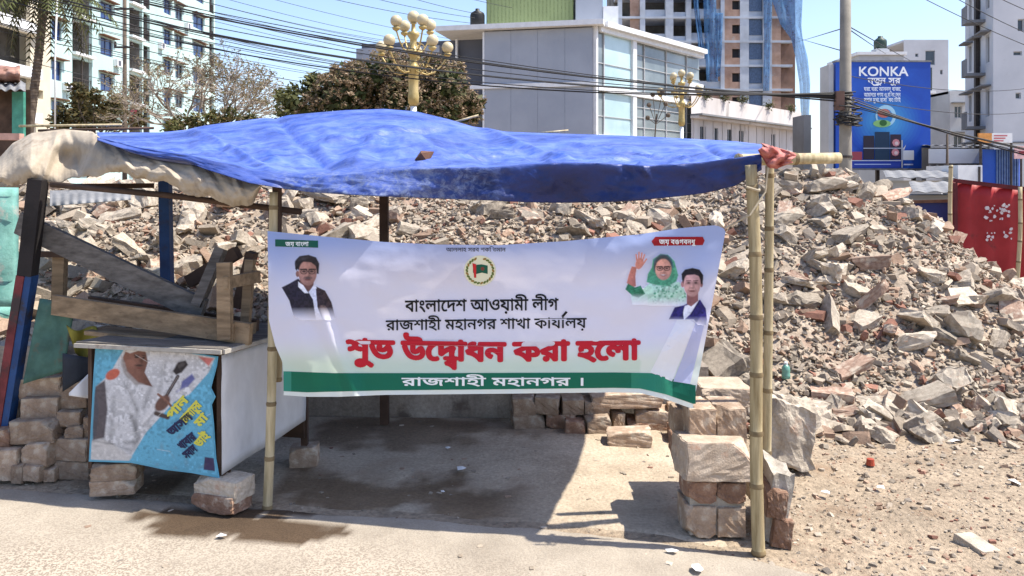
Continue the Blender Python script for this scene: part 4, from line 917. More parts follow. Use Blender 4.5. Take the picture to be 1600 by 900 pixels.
# ------------------------------------------------------------------ the banner
def bedge(px): return interp(px, [418, 500, 600, 680, 780, 880, 1000, 1060, 1100, 1120, 1133], [361, 369, 378, 382, 383, 377, 366, 357, 353, 352, 358]), interp(px, [430, 450, 480, 530, 600, 800, 960, 1000, 1040, 1083], [617, 618, 620, 620, 617, 615, 613, 614, 624, 639])
def bleft(py): return interp(py, [361, 420, 500, 540, 565, 600, 618], [418, 419, 420, 430, 441, 444, 443])
def bright(py): return interp(py, [352, 360, 640], [1126, 1134, 1082])
def bdepth(px, py):
    t_ = (px - 418) / (1133 - 418); Y = lerp(3.86, 3.52, t_)
    w = .020 * math.sin((px * .6 + py) * .022) * (1 - t_) + .014 * math.sin(px * .018 + 1) + .012 * fbm(px * .008, py * .012, 1, 2)
    w += -.032 * math.exp(-((px - 505 - (py - 500) * .42) / 14) ** 2) * smooth((py - 430) / 60) * smooth((640 - px) / 60) + .012 * math.sin((px - py * .55) * .06) * smooth((600 - px) / 140) + .007 * math.sin((px * .35 + py) * .075) * smooth((px - 900) / 120)
    w += .02 * math.sin((py - 360) * .03 + px * .004) * smooth((480 - py) / 100) * .5
    w += -.03 * math.exp(-((px - 1060 + (py - 480) * .28) / 30) ** 2) * smooth((py - 470) / 60)
    return Y + w
def onbanner(px, py, off): return P(px, py, bdepth(px, py) - off)
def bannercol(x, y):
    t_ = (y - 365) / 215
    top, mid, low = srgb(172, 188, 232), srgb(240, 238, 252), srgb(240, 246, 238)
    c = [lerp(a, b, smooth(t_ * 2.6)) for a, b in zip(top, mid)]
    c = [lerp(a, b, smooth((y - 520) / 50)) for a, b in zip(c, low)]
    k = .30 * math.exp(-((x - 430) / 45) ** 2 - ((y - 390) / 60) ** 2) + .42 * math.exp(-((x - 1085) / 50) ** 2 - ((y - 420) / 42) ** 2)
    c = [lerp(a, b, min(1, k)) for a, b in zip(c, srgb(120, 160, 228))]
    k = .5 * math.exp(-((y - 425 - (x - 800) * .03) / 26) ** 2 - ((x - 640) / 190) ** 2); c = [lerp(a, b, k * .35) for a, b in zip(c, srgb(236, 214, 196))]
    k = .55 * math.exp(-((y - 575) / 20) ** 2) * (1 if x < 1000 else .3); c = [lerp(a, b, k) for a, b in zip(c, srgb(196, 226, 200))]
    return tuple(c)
def bpt(u, v):
    # corners and edges as the cloth hangs
    py0 = lerp(361, 355, u); px = lerp(418, 1133, u)
    for _ in range(4):
        a, b = bedge(px); py = lerp(a, b, v); px = lerp(bleft(py), bright(py), u)
    return px, py
bt = thing('opening_banner', 'white cloth banner with red and black lettering tied between bamboo poles', 'banner', P(780, 620, 3.7))
mb = MB(); NU, NV = 150, 60
for j in range(NV + 1):
    for i in range(NU + 1):
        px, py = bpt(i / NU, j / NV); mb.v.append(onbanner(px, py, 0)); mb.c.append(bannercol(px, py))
for j in range(NV):
    for i in range(NU): a = j * (NU + 1) + i; mb.f.append([a, a + NU + 1, a + NU + 2, a + 1]); mb.m.append(0)
mb.build('cloth', M['banner'], bt, smooth=True, attr=True)
# green strip along the foot
mb = MB(); gT = lambda px: interp(px, [440, 520, 700, 960, 1020, 1060, 1085], [580, 583, 583, 582, 583, 595, 602]); gB = lambda px: interp(px, [440, 480, 600, 800, 960, 1000, 1040, 1083], [611, 613, 610, 608, 606, 607, 616, 631])
green = srgb(22, 118, 92)
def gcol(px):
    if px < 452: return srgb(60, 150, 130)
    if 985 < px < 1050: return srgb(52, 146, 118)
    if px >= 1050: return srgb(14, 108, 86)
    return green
for i in range(160):
    p0 = lerp(443, 1087, i / 160); p1 = lerp(443, 1087, (i + 1) / 160); c = gcol(p0)
    f0 = min(p0, bright(gB(p0)) - 1); f1 = min(p1, bright(gB(p1)) - 1)
    ps = []
    for q in range(4): ps += [(p0, lerp(gT(p0), gB(p0), q / 3)), (p1, lerp(gT(p1), gB(p1), q / 3))]
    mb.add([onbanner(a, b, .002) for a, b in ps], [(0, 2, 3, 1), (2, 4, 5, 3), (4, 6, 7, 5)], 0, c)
mb.build('green_strip', M['banner'], bt, attr=True)
mb = MB(); polyfill(mb, [(1062, 492), (1086, 505), (1050, 596), (1016, 582)], onbanner, .0022, srgb(250, 250, 255)); polyfill(mb, [(1087, 505), (1100, 508), (1088, 560), (1078, 600), (1052, 596)], onbanner, .0022, srgb(205, 208, 238))  # pale wedge of sunlight through the cloth, painted on as colour
mb.build('painted_sun_wedge', M['banner'], bt, attr=True)
blk = srgb(14, 14, 18); red = srgb(190, 22, 42); wh = srgb(235, 240, 238)
mb = MB()
write(mb, list('বাংলাদেশ'.replace('দে', 'েদ')) + [' '] + list('আওয়ামী') + [' '] + list('লীগ'), 633, 872, lambda x: interp(x, [633, 872], [487, 484]), 27, lambda x, y, o: onbanner(x, y, .003 + o), blk, bold=.022)
write(mb, list('রাজশাহী') + [' '] + list('মহানগর') + [' '] + list('শাখা') + [' '] + list('কা') + ['য', ('া', 0, 0, 1, True)] + list('লয়'), 603, 916, lambda x: interp(x, [603, 916], [516, 512]), 24, lambda x, y, o: onbanner(x, y, .003 + o), blk, bold=.018)
polyfill(mb, [(877, 494), (884, 486), (887, 488), (880, 496)], onbanner, .004, blk)          # the reph stroke
mb.build('black_lettering', M['print'], bt, attr=True)
mb = MB()
write(mb, list('শুভ') + [' ', 'উ', 'ে', 'দ', ('ব', -.36, -.30, .62, False), 'া', 'ধ', 'ন', ' ', 'ক', 'র', 'া', ' ', 'হ', 'ে', 'ল', 'া'], 543, 998, lambda x: interp(x, [543, 770, 998], [560, 564, 561]), 44, lambda x, y, o: onbanner(x, y, .003 + o), red, bold=.05, res=100)
mb.build('red_lettering', M['print'], bt, attr=True)
mb = MB()
write(mb, list('রাজশাহী') + [' '] + list('মহানগর') + [' ', '।'], 628, 915, lambda x: 602.5, 19, lambda x, y, o: onbanner(x, y, .0045 + o), wh, bold=.03)
mb.build('white_lettering', M['print'], bt, attr=True)
mb = MB(); write(mb, list('আল্লাহ'.replace('্', '')) + [' '] + list('সর্ব'.replace('্', '')) + [' '] + list('শক্তিমান'.replace('্', '').replace('তি', 'িত')), 697, 790, lambda x: 393, 9, lambda x, y, o: onbanner(x, y, .003 + o), srgb(70, 74, 92), bold=.02)
polyfill(mb, [(430, 374), (497, 376), (497, 387), (430, 385)], onbanner, .002, srgb(16, 84, 66))
polyfill(mb, [(1024, 370), (1098, 370), (1101, 376), (1098, 383), (1022, 384), (1018, 377)], onbanner, .002, srgb(150, 16, 28))
write(mb, list('জয়') + [' '] + list('বাংলা'), 446, 482, lambda x: 384.5, 10, lambda x, y, o: onbanner(x, y, .0035 + o), wh, bold=.03)
write(mb, list('জয়') + [' '] + list('বঙগবনধু'), 1030, 1086, lambda x: 381.5, 11, lambda x, y, o: onbanner(x, y, .0035 + o), wh, bold=.03)
mb.build('corner_slogan', M['print'], bt, attr=True)
# round emblem: pale disc, wreath ring, dark green flag with red bar
mb = MB(); ex, ey = 750, 423
polyfill(mb, blob(ex, ey, 25, 24, 28), onbanner, .002, srgb(225, 222, 190))
for i in range(26):
    a = 2 * math.pi * i / 26
    if i in (19, 20): continue
    polyfill(mb, blob(ex + 20.5 * math.cos(a), ey + 19.5 * math.sin(a), 3.0, 1.7, 8, rot=math.degrees(a) + 60), onbanner, .0032, srgb(98, 112, 50) if i % 3 else srgb(150, 120, 60))
polyfill(mb, [(739, 412), (744, 414), (752, 413), (762, 415), (762, 428), (753, 426), (745, 428), (739, 426)], onbanner, .0032, srgb(16, 86, 66))
polyfill(mb, [(738, 411), (744, 413), (744, 434), (741, 434)], onbanner, .0040, srgb(196, 40, 44))
polyfill(mb, blob(754, 420, 3, 3, 10), onbanner, .0040, srgb(120, 60, 50))
mb.build('emblem', M['print'], bt, attr=True)
# three printed portraits (generic figures)
o = .0026
p = Painter(434, 530, 394, 506, .8, 1)
p.lay(p.poly([(468, 436), (480, 440), (490, 452), (498, 462), (512, 466), (514, 499), (490, 502), (478, 470)]), (222, 222, 236)); p.fold(p.A, .5, .3, .06)
a = p.poly([(440, 449), (452, 443), (466, 435), (476, 446), (489, 468), (494, 501), (470, 502), (458, 492), (452, 470)]); p.lay(a, (38, 32, 46)); p.fold(a, .35, .22, .35); p.lay(p.seg(470, 446, 486, 474, 1.4), (20, 16, 24), .8)
a = p.poly([(493, 447), (508, 454), (518, 472), (524, 496), (519, 503), (504, 500), (496, 480)]); p.lay(a, (56, 42, 44)); p.fold(a, .3, .26, .35)
a = p.poly([(466, 428), (491, 430), (490, 449), (482, 456), (470, 445)]); p.lay(a, (112, 76, 70))
p.lay(p.poly([(466, 440), (474, 446), (482, 458), (476, 458), (466, 448)]), (236, 236, 244)); p.lay(p.poly([(491, 444), (495, 450), (486, 460), (483, 456)]), (224, 224, 236))
p.lay(p.ell(465, 428, 3, 5), (136, 96, 88)); p.lay(p.ell(479, 413, 18.5, 13.5, 6, 2), (34, 28, 32))
paint_face(p, 481, 426, 14.2, 20, (176, 130, 118), -1, True, (66, 56, 58))
a = p.poly([(461, 420), (461, 408), (468, 400), (482, 398), (494, 402), (499, 412), (498, 428), (495, 428), (494, 416), (486, 410), (474, 409), (466, 414), (464, 424)], 1.6); p.lay(a, (36, 30, 34), grain=.25); p.lay(p.ell(474, 404, 8, 2.5, -15, 3), (84, 78, 84), .4, False)
mb = MB(); p.out(mb, onbanner, o, bannercol, lambda X, Y: 1 - np.clip((Y - 480) / 22, 0, 1))
tag(mb.build('portrait', M['print'], bt, attr=True), 'printed portrait of a man in glasses and dark waistcoat')
p = Painter(974, 1082, 390, 480, .8, 2)
a = p.poly([(985, 447), (1004, 452), (1018, 440), (1036, 446), (1060, 440), (1074, 452), (1078, 478), (1050, 480), (1020, 480), (988, 480)]); p.lay(a, (176, 214, 196)); p.fold(a, .28, .4, .12)
for k in range(46): x, y = p.rg.uniform(1020, 1074), p.rg.uniform(444, 476); p.lay(p.ell(x, y, 1.7, 1.2, p.rg.uniform(0, 180)) * a, (72, 150, 118), .8)
p.lay(p.seg(1040, 446, 1028, 470, 3, 3) * a, (84, 140, 116), .6); p.lay(p.seg(1058, 446, 1044, 474, 2, 3) * a, (96, 150, 126), .5)
a = p.poly([(1032, 397), (1044, 398), (1054, 408), (1060, 430), (1057, 440), (1044, 447), (1028, 446), (1010, 441), (1012, 428), (1018, 418), (1020, 405)], 2); p.lay(a, (82, 156, 120)); p.fold(a, .4, .25, .2)
p.lay(p.poly([(1021, 406), (1032, 397), (1043, 398), (1050, 405), (1053, 420), (1046, 410), (1034, 406), (1026, 412), (1022, 426)], 2.4), (62, 112, 128)); p.lay(p.ell(1036, 416, 14.5, 18, 0, 3), (66, 60, 60), .8)
paint_face(p, 1036.5, 421, 12.6, 16.5, (222, 162, 146), -1, True, None, True)
a = p.poly([(979, 442), (982, 430), (987, 416), (995, 417), (993, 432), (994, 447), (987, 450)], 1.8); p.lay(a, (196, 124, 112)); p.mul(a * np.clip((p.X - 986) / 8, 0, 1), .72)
a = p.ell(999, 412, 6.2, 9, 18, 1.6); p.lay(a, (206, 136, 122))
for x0, y0, x1, y1, w in ((995, 407, 994, 398, 2.6), (998, 405, 998.5, 394.5, 2.7), (1001.5, 405, 1003, 395.5, 2.6), (1004, 408, 1007, 398, 2.4), (1004, 414, 1010, 405, 2.6)): p.lay(p.seg(x0, y0, x1, y1, w, 1), (204, 134, 120))
for x0, y0, x1, y1 in ((996.8, 406, 996.6, 400), (1000, 405, 1000.8, 399), (1003, 407, 1005, 401)): p.lay(p.seg(x0, y0, x1, y1, .7), (140, 80, 72), .6, False)
a = p.poly([(977, 452), (981, 443), (992, 449), (1001, 446), (1008, 459), (998, 465), (988, 462)]); p.lay(a, (52, 124, 92)); p.fold(a, .5, .5, .25)
mb = MB(); p.out(mb, onbanner, o, bannercol, lambda X, Y: 1 - np.clip((Y - 458) / 20, 0, 1) * (X < 1012) - np.clip((Y - 464) / 15, 0, 1) * (X >= 1012))
tag(mb.build('portrait', M['print'], bt, attr=True), 'printed portrait of a waving woman in a green headscarf')
p = Painter(1042, 1112, 414, 512, .8, 3)
a = p.poly([(1045, 499), (1054, 480), (1068, 477), (1074, 474), (1094, 468), (1103, 482), (1105, 500), (1103, 508), (1090, 507), (1084, 499), (1070, 499)]); p.lay(a, (44, 36, 104)); p.fold(a, .3, .2, .3)
p.lay(p.poly([(1070, 478), (1082, 474), (1092, 469), (1079, 490), (1069, 500), (1067, 488)]), (234, 234, 246)); p.lay(p.seg(1093, 470, 1080, 492, 1.4), (24, 18, 60), .9); p.lay(p.seg(1068, 480, 1066, 498, 1.2), (24, 18, 60), .9)
a = p.poly([(1073, 456), (1091, 456), (1091, 470), (1080, 479), (1073, 475)]); p.lay(a, (140, 92, 92))
p.lay(p.ell(1066.5, 444, 2.6, 5), (172, 122, 122)); p.lay(p.ell(1096, 444, 2.4, 5), (140, 96, 98)); p.lay(p.ell(1082, 435, 16.5, 15, 0, 2), (30, 22, 28))
paint_face(p, 1081.5, 444, 13.2, 19.5, (208, 160, 158), -1)
a = p.poly([(1066, 438), (1064.5, 428), (1070, 421), (1082, 418.5), (1093, 421), (1099, 430), (1098, 444), (1095.5, 444), (1094.5, 432), (1085, 429), (1073, 430), (1068, 434)], 1.6); p.lay(a, (30, 22, 28), grain=.25)
mb = MB(); p.out(mb, onbanner, o + .0016, bannercol, lambda X, Y: 1 - np.clip((Y - 494) / 16, 0, 1) * .7)
tag(mb.build('portrait', M['print'], bt, attr=True), 'printed portrait of a young man in a blue jacket')

# ------------------------------------------------------------------ litter
def scrap(px, py, s, seed, label, m='paper', z=.012):
    rn = random.Random(seed); q = G(px, py, z); mb = MB()
    ang = [R(a + rn.uniform(-20, 20)) for a in range(0, 360, 60)]; pts = [q + V((math.cos(a) * s * rn.uniform(.5, 1), math.sin(a) * s * rn.uniform(.4, .9), rn.uniform(.0, s * .35))) for a in ang]
    mb.add([q + V((0, 0, s * .45))] + pts, [(0, i + 1, (i + 1) % 6 + 1) for i in range(6)]); return tag(mb.build('paper_scrap', M[m], solid=.001), label, 'litter', 'litter scraps on the ground')
for i, (px, py, s, lab) in enumerate(((720, 733, .035, 'white paper scrap alone in the middle of the shaded floor'), (692, 768, .014, 'tiny white scrap on the shaded floor nearest the road'), (700, 700, .02, 'small grey scrap on the shaded floor near the back wall'), (1090, 890, .045, 'crumpled white plastic scrap on the road edge below the brick pile'), (1050, 862, .03, 'white scrap on the road left of the brick pile'),
      (1376, 762, .03, 'white plastic scrap on the dirt below the concrete block'), (1290, 770, .03, 'thin white plastic scrap on dirt right of the leaning slab'), (1585, 755, .05, 'white scrap at the right frame edge on the dirt'), (1490, 690, .04, 'white scrap at the foot of the heap, far right'), (345, 838, .03, 'pale scrap lying in the wet stain on the road'))):
    scrap(px, py, s, i, lab)
for y in np.arange(5.36, 8, .01):
    q = P(1228, 592, y)
    if q.z <= Hm(q.x, y) + .03: break
t = thing('plastic_bottle', 'small green plastic bottle standing among the stones behind the bamboo poles', 'bottle', q)
gm = mat('green_plastic', (.13, .30, .24), .3, .2, 8, 0, spec=.5)
mb = MB(); mb.lathe(q, [(0, 0), (.03, .004), (.032, .03), (.027, .045), (.031, .06), (.027, .085), (.012, .105)], 12); mb.build('body', gm, t, smooth=True)
mb = MB(); mb.lathe(q, [(.013, .105), (.013, .12), (0, .121)], 10); mb.build('cap', M['white'], t)
mb = MB(); q = G(1360, 728); mb.lathe(q + V((0, 0, .004)), [(0, 0), (.024, .002), (.02, .036), (0, .038)], 10)
tag(mb.build('red_cup', mat('orange_red_plastic', (.34, .06, .03), .5, .2, 8, 0)), 'small orange-red plastic cup on the dirt below the heap', 'cup')

# ------------------------------------------------------------------ buildings behind
WB = None
Z = V((0, 0, 1))
def facade(o, u, n, w, h, ops, d, mb, m=0, mr_=0):     # a wall with real openings d deep; n points outward
    us = sorted({0, w} | {x for r in ops for x in (r[0], r[1]) if 0 <= x <= w}); zs = sorted({0, h} | {x for r in ops for x in (r[2], r[3]) if 0 <= x <= h})
    for i in range(len(us) - 1):
        for j in range(len(zs) - 1):
            cu, cz = (us[i] + us[i + 1]) / 2, (zs[j] + zs[j + 1]) / 2
            if any(r[0] < cu < r[1] and r[2] < cz < r[3] for r in ops): continue
            mb.add([o + u * us[i] + Z * zs[j], o + u * us[i + 1] + Z * zs[j], o + u * us[i + 1] + Z * zs[j + 1], o + u * us[i] + Z * zs[j + 1]], [(0, 1, 2, 3)], m)
    for a, b, c, e in ops:
        q = [o + u * a + Z * c, o + u * b + Z * c, o + u * b + Z * e, o + u * a + Z * e]; qi = [p - n * d for p in q]
        mb.add(q + qi, [(0, 1, 5, 4), (1, 2, 6, 5), (2, 3, 7, 6), (3, 0, 4, 7)], mr_)
def window(par, o, u, n, r, d, glass='glassblue', frame='white', mull=1, fw=.05):
    a, b, c, e = r; mb = MB(); q = o - n * (d - .06)
    for x0, x1, y0, y1 in [(a, a + fw, c, e), (b - fw, b, c, e), (a + fw, b - fw, c, c + fw), (a + fw, b - fw, e - fw, e)] + [((a + (b - a) * k / (mull + 1)) - fw / 2, (a + (b - a) * k / (mull + 1)) + fw / 2, c + fw, e - fw) for k in range(1, mull + 1)]:
        mb.obox(q, u, n, x0, x1, 0, .05, y0, y1)
    f = mb.build('window', M[frame], par)
    mb = MB(); mb.obox(q, u, n, a, b, -.04, .0, c, e); g_ = mb.build('pane', M[glass], f)
    g_.location = (0, 0, 0); return f
def shade(par, o, u, n, a, b, z0, out, m, th=.08, name='sunshade'):
    mb = MB(); mb.obox(o, u, n, a, b, .003, out, z0, z0 + th); return mb.build(name, M[m], par)

# mint apartment block along the left, its front running away from the camera
X0 = -34.6
yof = lambda px: -X0 * F / (800 - px)
o = V((X0, yof(44), 0)); u = V((0, 1, 0)); n = V((1, 0, 0)); y0 = o.y; Wm = yof(336) - y0
mint = thing('apartment_block', 'tall mint white apartment block with blue windows behind the palm trunk', 'building', (X0 - 5, 75, 0))
wcols = [(yof(81) - y0, yof(96) - y0, 'glassblue', 1.5), (yof(157) - y0, yof(176) - y0, 'glassblue', 1.5), (yof(256) - y0, yof(267) - y0, 'glassblue', 1.5), (yof(274) - y0, yof(285) - y0, 'glassdark', 1.5), (yof(302) - y0, yof(318) - y0, 'glassblue', 1.5)]
bcols = [(yof(113) - y0, yof(144) - y0), (yof(202) - y0, yof(222) - y0), (yof(224) - y0, yof(234) - y0), (yof(327) - y0, yof(334) - y0)]
ops = []; wins = []
for k in range(8):
    zc = 4.0 + 3.05 * k
    for a, b, gl, hh in wcols: r = (a, b, zc - .75, zc + .75); ops.append(r); wins.append((r, gl))
    for i, (a, b) in enumerate(bcols): ops.append((a, b, zc - 1.2, zc + 1.35))
mb = MB(); facade(o, u, n, Wm, 28, ops, .25, mb)
mb.obox(o, u, n, 0, Wm, -10, -.02 - .0, 28, 28.2); mb.obox(o, u, n, Wm - .15, Wm, -10, -.01, 0, 28); mb.build('wall', M['mint'], mint)
for r, gl in wins:
    window(mint, o, u, n, r, .22, gl, 'greydark', 1, .06); shade(mint, o, u, n, r[0] - .35, r[1] + .35, r[3] + .08, .5, 'rust' if r[0] < 30 else 'cement')
mb = MB()
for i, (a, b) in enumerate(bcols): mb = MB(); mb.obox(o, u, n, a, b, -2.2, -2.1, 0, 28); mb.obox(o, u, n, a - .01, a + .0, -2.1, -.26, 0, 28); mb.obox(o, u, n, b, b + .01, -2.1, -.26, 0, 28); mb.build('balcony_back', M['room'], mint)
for k in range(8):
    zc = 4.0 + 3.05 * k
    for i, (a, b) in enumerate(bcols):
        if i in (0, 1): mb = MB(); mb.obox(o, u, n, a - .05, b + .05, -2.08, .35, zc - 1.45, zc - 1.23); mb.build('balcony_slab', M['white'], mint)
        mb = MB()
        for q in range(9): uu = lerp(a + .05, b - .05, q / 8); mb.obox(o, u, n, uu - .02, uu + .02, -.1, -.06, zc - 1.2, zc - .2)
        mb.obox(o, u, n, a, b, -.11, -.05, zc - .22, zc - .16)
        if i == 0: mb.obox(o, u, n, (a + b) / 2 - .06, (a + b) / 2 + .06, -.12, -.02, zc - 1.2, zc + 1.35)
        mb.build('balcony_railing', M['iron'], mint)
    mb = MB(); mb.obox(o, u, n, bcols[1][0], bcols[1][0] + 1.2, -2.05, -2.0, zc - 1.2, zc + 1.3); mb.build('door', M['cream'], mint)
mb = MB()
for px in (45, 190): mb.obox(o, u, n, yof(px) - y0 - .06 + .1, yof(px) - y0 + .06 + .1, .01, .13, 0, 28)
mb.build('drainpipe', M['white'], mint)
for yy, zz in ((yof(181) - y0, 12.0), (yof(181) - y0, 8.95), (yof(102) - y0, 9.0), (yof(291) - y0, 12.1), (yof(291) - y0, 18.2), (yof(250) - y0, 15.0)):
    mb = MB(); mb.obox(o, u, n, yy - .45, yy + .45, .02, .38, zz - .3, zz + .3); ac = mb.build('air_conditioner', M['white'], mint)
    mb = MB(); mb.obox(o, u, n, yy - .3, yy + .15, .383, .40, zz - .22, zz + .22); mb.build('fan_grille', M['greydark'], ac).location = (0, 0, 0)
mb = MB(); a = P(210, 128, yof(210) - .0); mb.obox(V((X0 - .2, yof(212), 7.6)), u, n, -.6, .6, 0, .03, -.6, .7); tag(mb.build('hanging_cloth', mat('pink_laundry', (.55, .05, .12), .9)), 'pink laundry hanging on a balcony of the mint apartment block', 'laundry')

# cream wing with open balconies at the far left
o2 = V((X0 + 1.6, 44.5, 0)); W2 = y0 - 44.5
wing = thing('balcony_wing', 'cream apartment wing with open white balconies at the left frame edge', 'building', (X0 - 3, 50, 0))
ops = []; 
for k in range(8):
    zc = 4.3 + 3.05 * k; ops += [(.4, 6.5, zc - 1.0, zc + 1.35), (6.8, W2 - 2.4, zc - 1.0, zc + 1.35), (W2 - 1.5, W2 - .9, zc + .1, zc + .7)]
mb = MB(); facade(o2, u, n, W2, 28, ops, .3, mb); mb.obox(o2, u, n, W2 - .12, W2, -8, -.01, 0, 28); mb.obox(o2, u, n, 0, W2, -8, -.01, 28, 28.2); mb.build('wall', M['cream'], wing)
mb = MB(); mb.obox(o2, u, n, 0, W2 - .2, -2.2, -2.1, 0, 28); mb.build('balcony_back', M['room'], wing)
for k in range(8):
    zc = 4.3 + 3.05 * k
    mb = MB(); mb.obox(o2, u, n, -.2, W2 - 1.8, .003, .5, zc - 1.7, zc - 1.0); mb.obox(o2, u, n, 0, W2 - 1.8, -2.0, -.31, zc - 1.2, zc - 1.02); mb.build('balcony_slab', M['white'], wing)
    mb = MB(); mb.obox(o2, u, n, 6.55, 6.75, .003, .3, zc - 1.0, zc + 1.35); mb.build('column', M['white'], wing)
    window(wing, o2 - n * 1.85, u, n, (7.4, 9.2, zc - .6, zc + .9), .2, 'glassdark', 'cement', 1)

# grey clad corner building in the middle
cz = P(930, 285, 44)
gb = thing('glass_corner_building', 'grey clad corner building with pale glass bays behind the tarpaulin', 'building', (cz.x, 46, 0))
o = V((cz.x, cz.y, 0)); uR = V((.826, 1, 0)).normalized(); uL = V((-4.38, 1, 0)).normalized(); nR = V((uR.y, -uR.x, 0)); nL = V((uL.y, -uL.x, 0)); nL = nL if nL.y < 0 else -nL
def ul(px, uu=uL):                          # distance along a face at which the photo shows column px
    k = (px - 800) / F; return (k * o.y - o.x) / (uu.x - k * uu.y)
l757, l735, l705, l684, l555 = ul(757), ul(735), ul(705), ul(684), ul(550)
zr, zb, z0 = 10.45, 7.0, 4.25
mb = MB(); mb.obox(o, uL, nL, .15, l757, -.25, 0, 0, zb - .12); mb.obox(o, uL, nL, .15, l757, -.25, 0, zb + .12, zr - .35)
mb.build('grey_panels', M['greyclad'], gb)
mb = MB(); mb.obox(o, uL, nL, l757 + .12, l555, -1.6, -1.4, 0, zr - .5); mb.obox(o, uL, nL, l705, l555, -1.4, -1.2, 0, zr - 1.0); mb.build('recessed_wall', M['greydark'], gb)  # shade of the recess put into the darker wall colour
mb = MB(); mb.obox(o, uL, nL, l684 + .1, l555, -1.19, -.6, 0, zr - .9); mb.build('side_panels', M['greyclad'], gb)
mb = MB(); mb.obox(o, uL, nL, .0, l735, -.2, .12, zb - .12, zb + .12); mb.obox(o, uL, nL, l757, l757 + .1, -.3, .05, 0, zr - .35); mb.obox(o, uL, nL, l705 - .06, l705 + .06, -1.19, -1.0, zb, zr - .5); mb.build('white_bands', M['white'], gb)
mb = MB()
for q in range(1, 4): uu = lerp(.15, l757, q / 4); mb.obox(o, uL, nL, uu - .008, uu + .008, .003, .008, 0, zr - .36)
mb.build('panel_joints', mat('joint_grey', (.22, .245, .29), .6), gb)
def ur(px): return ul(px, uR)
wr = ur(1096); w990 = ur(990)
mb = MB(); mb.obox(o, uL, nL, -.5, l684, -7, .5, zr - .28, zr); mb.build('roof_slab', M['white'], gb)
mb = MB(); mb.obox(o, uR, nR, .6, wr, -7, .45, zr - .285, zr + .004); mb.obox(o, uR, nR, .3, wr, -.1, .2, zr - .55, zr - .29); mb.build('roof_edge', M['white'], gb)
mb = MB(); mb.obox(o, uR, nR, .03, .2, -.2, .06, 0, zr - .29); mb.obox(o, uR, nR, w990 - .15, w990 + .25, -.25, .08, 0, zr - .3); mb.build('white_pillar', M['white'], gb)
mb = MB(); mb.obox(o, uR, nR, .2, wr, -.25, .12, zb - .35, zb - .05); mb.obox(o, uR, nR, .2, wr, -.25, .1, z0 - .25, z0 - .0); mb.build('floor_band', M['white'], gb)
for z_a, z_b in ((zb - .05, zr - .55), (z0, zb - .35)):
    mb = MB(); mb.obox(o, uR, nR, .2, .9, -.12, -.08, z_a, z_b); mb.obox(o, uR, nR, 3.9, wr, -.22, -.18, z_a, z_b); mb.build('grey_glass_bay', M['glassgrey'], gb)
    mb = MB(); mb.obox(o, uR, nR, .9, w990 - .15, -.12, -.08, z_a, z_b); mb.build('cyan_glass_bay', M['glasscyan'], gb)
    mb = MB(); mb.obox(o, uR, nR, w990 + .25, 3.9, -.22, -.18, z_a, z_b); 
    mb.build('grey_glass_bay', M['glassgrey'], gb)
    mb = MB(); mb.obox(o, uR, nR, .88, .94, -.08, .0, z_a, z_b)
    for q in range(3): uu = lerp(w990 + .6, wr, q / 3 + .1); mb.obox(o, uR, nR, uu, uu + .06, -.18, -.1, z_a, z_b)
    for q in range(1, 4): zz = lerp(z_a, z_b, q / 4); mb.obox(o, uR, nR, w990 + .26, wr, -.17, -.12, zz, zz + .04)
    zz = lerp(z_a, z_b, .42); mb.obox(o, uR, nR, .21, w990 - .16, -.07, -.03, zz, zz + .04)
    mb.build('glazing_bars', M['cement'], gb)
mb = MB(); mb.obox(o, uR, nR, w990 + .3, wr - .1, .02, .5, z0 + .2, z0 + .9) if False else mb.obox(o, uR, nR, wr - 2.4, wr - .3, -.1, .3, zb + .2, zb + 1.1); mb.build('white_box', M['white'], gb)
# block up the middle so that nothing shows through
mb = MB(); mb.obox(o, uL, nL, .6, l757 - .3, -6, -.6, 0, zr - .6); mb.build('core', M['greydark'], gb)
tn = thing('water_tank', 'black plastic water tank on the roof of the grey corner building', 'water tank', P(746, 38, 47))
q = P(746, 40, 47); mb = MB(); mb.lathe(V((q.x, q.y, zr)), [(0, 0), (.42, .0), (.43, .9), (.40, 1.0), (.38, 1.05), (.12, 1.2), (.12, 1.3), (0, 1.31)], 14); tn.location = V((q.x, q.y, zr)); mb.build('body', M['black'], tn, smooth=True)
q0 = P(760, 33, 47.5); q1 = P(896, 30, 47.5)
t = thing('rooftop_cabin', 'lime green sheet cabin on the roof of the grey corner building', 'cabin', V((q0.x, 47.5, zr)))
mb = MB(); mb.box(q0.x, q1.x, 47.5, 50.5, zr + .003, zr + 2.6); mb.build('walls', M['limegreen'], t)
mb = MB()
for i in range(24): x = lerp(q0.x + .05, q1.x - .05, i / 23); mb.box(x - .02, x + .02, 47.46, 47.497, zr + .02, zr + 2.58)
mb.build('sheet_ribs', mat('lime_rib', (.24, .29, .13), .7), t)
mb = MB(); mb.box(q0.x - .15, q1.x + .15, 47.3, 50.7, zr + 2.61, zr + 2.75); mb.build('roof', M['cement'], t)
q2 = P(900, 33, 46.8); q3 = P(966, 30, 46.8); mb = MB(); mb.box(q2.x, q3.x - .9, 46.8, 49.8, zr + .006, zr + 2.4); t = mb.build('stair_box', M['greyclad']); tag(t, 'grey and white box room beside the lime green rooftop cabin', 'cabin')
mb = MB(); mb.box(q3.x - .88, q3.x, 46.75, 49.8, zr - .4, zr + 1.4); mb.build('white_parapet', M['white'], t)

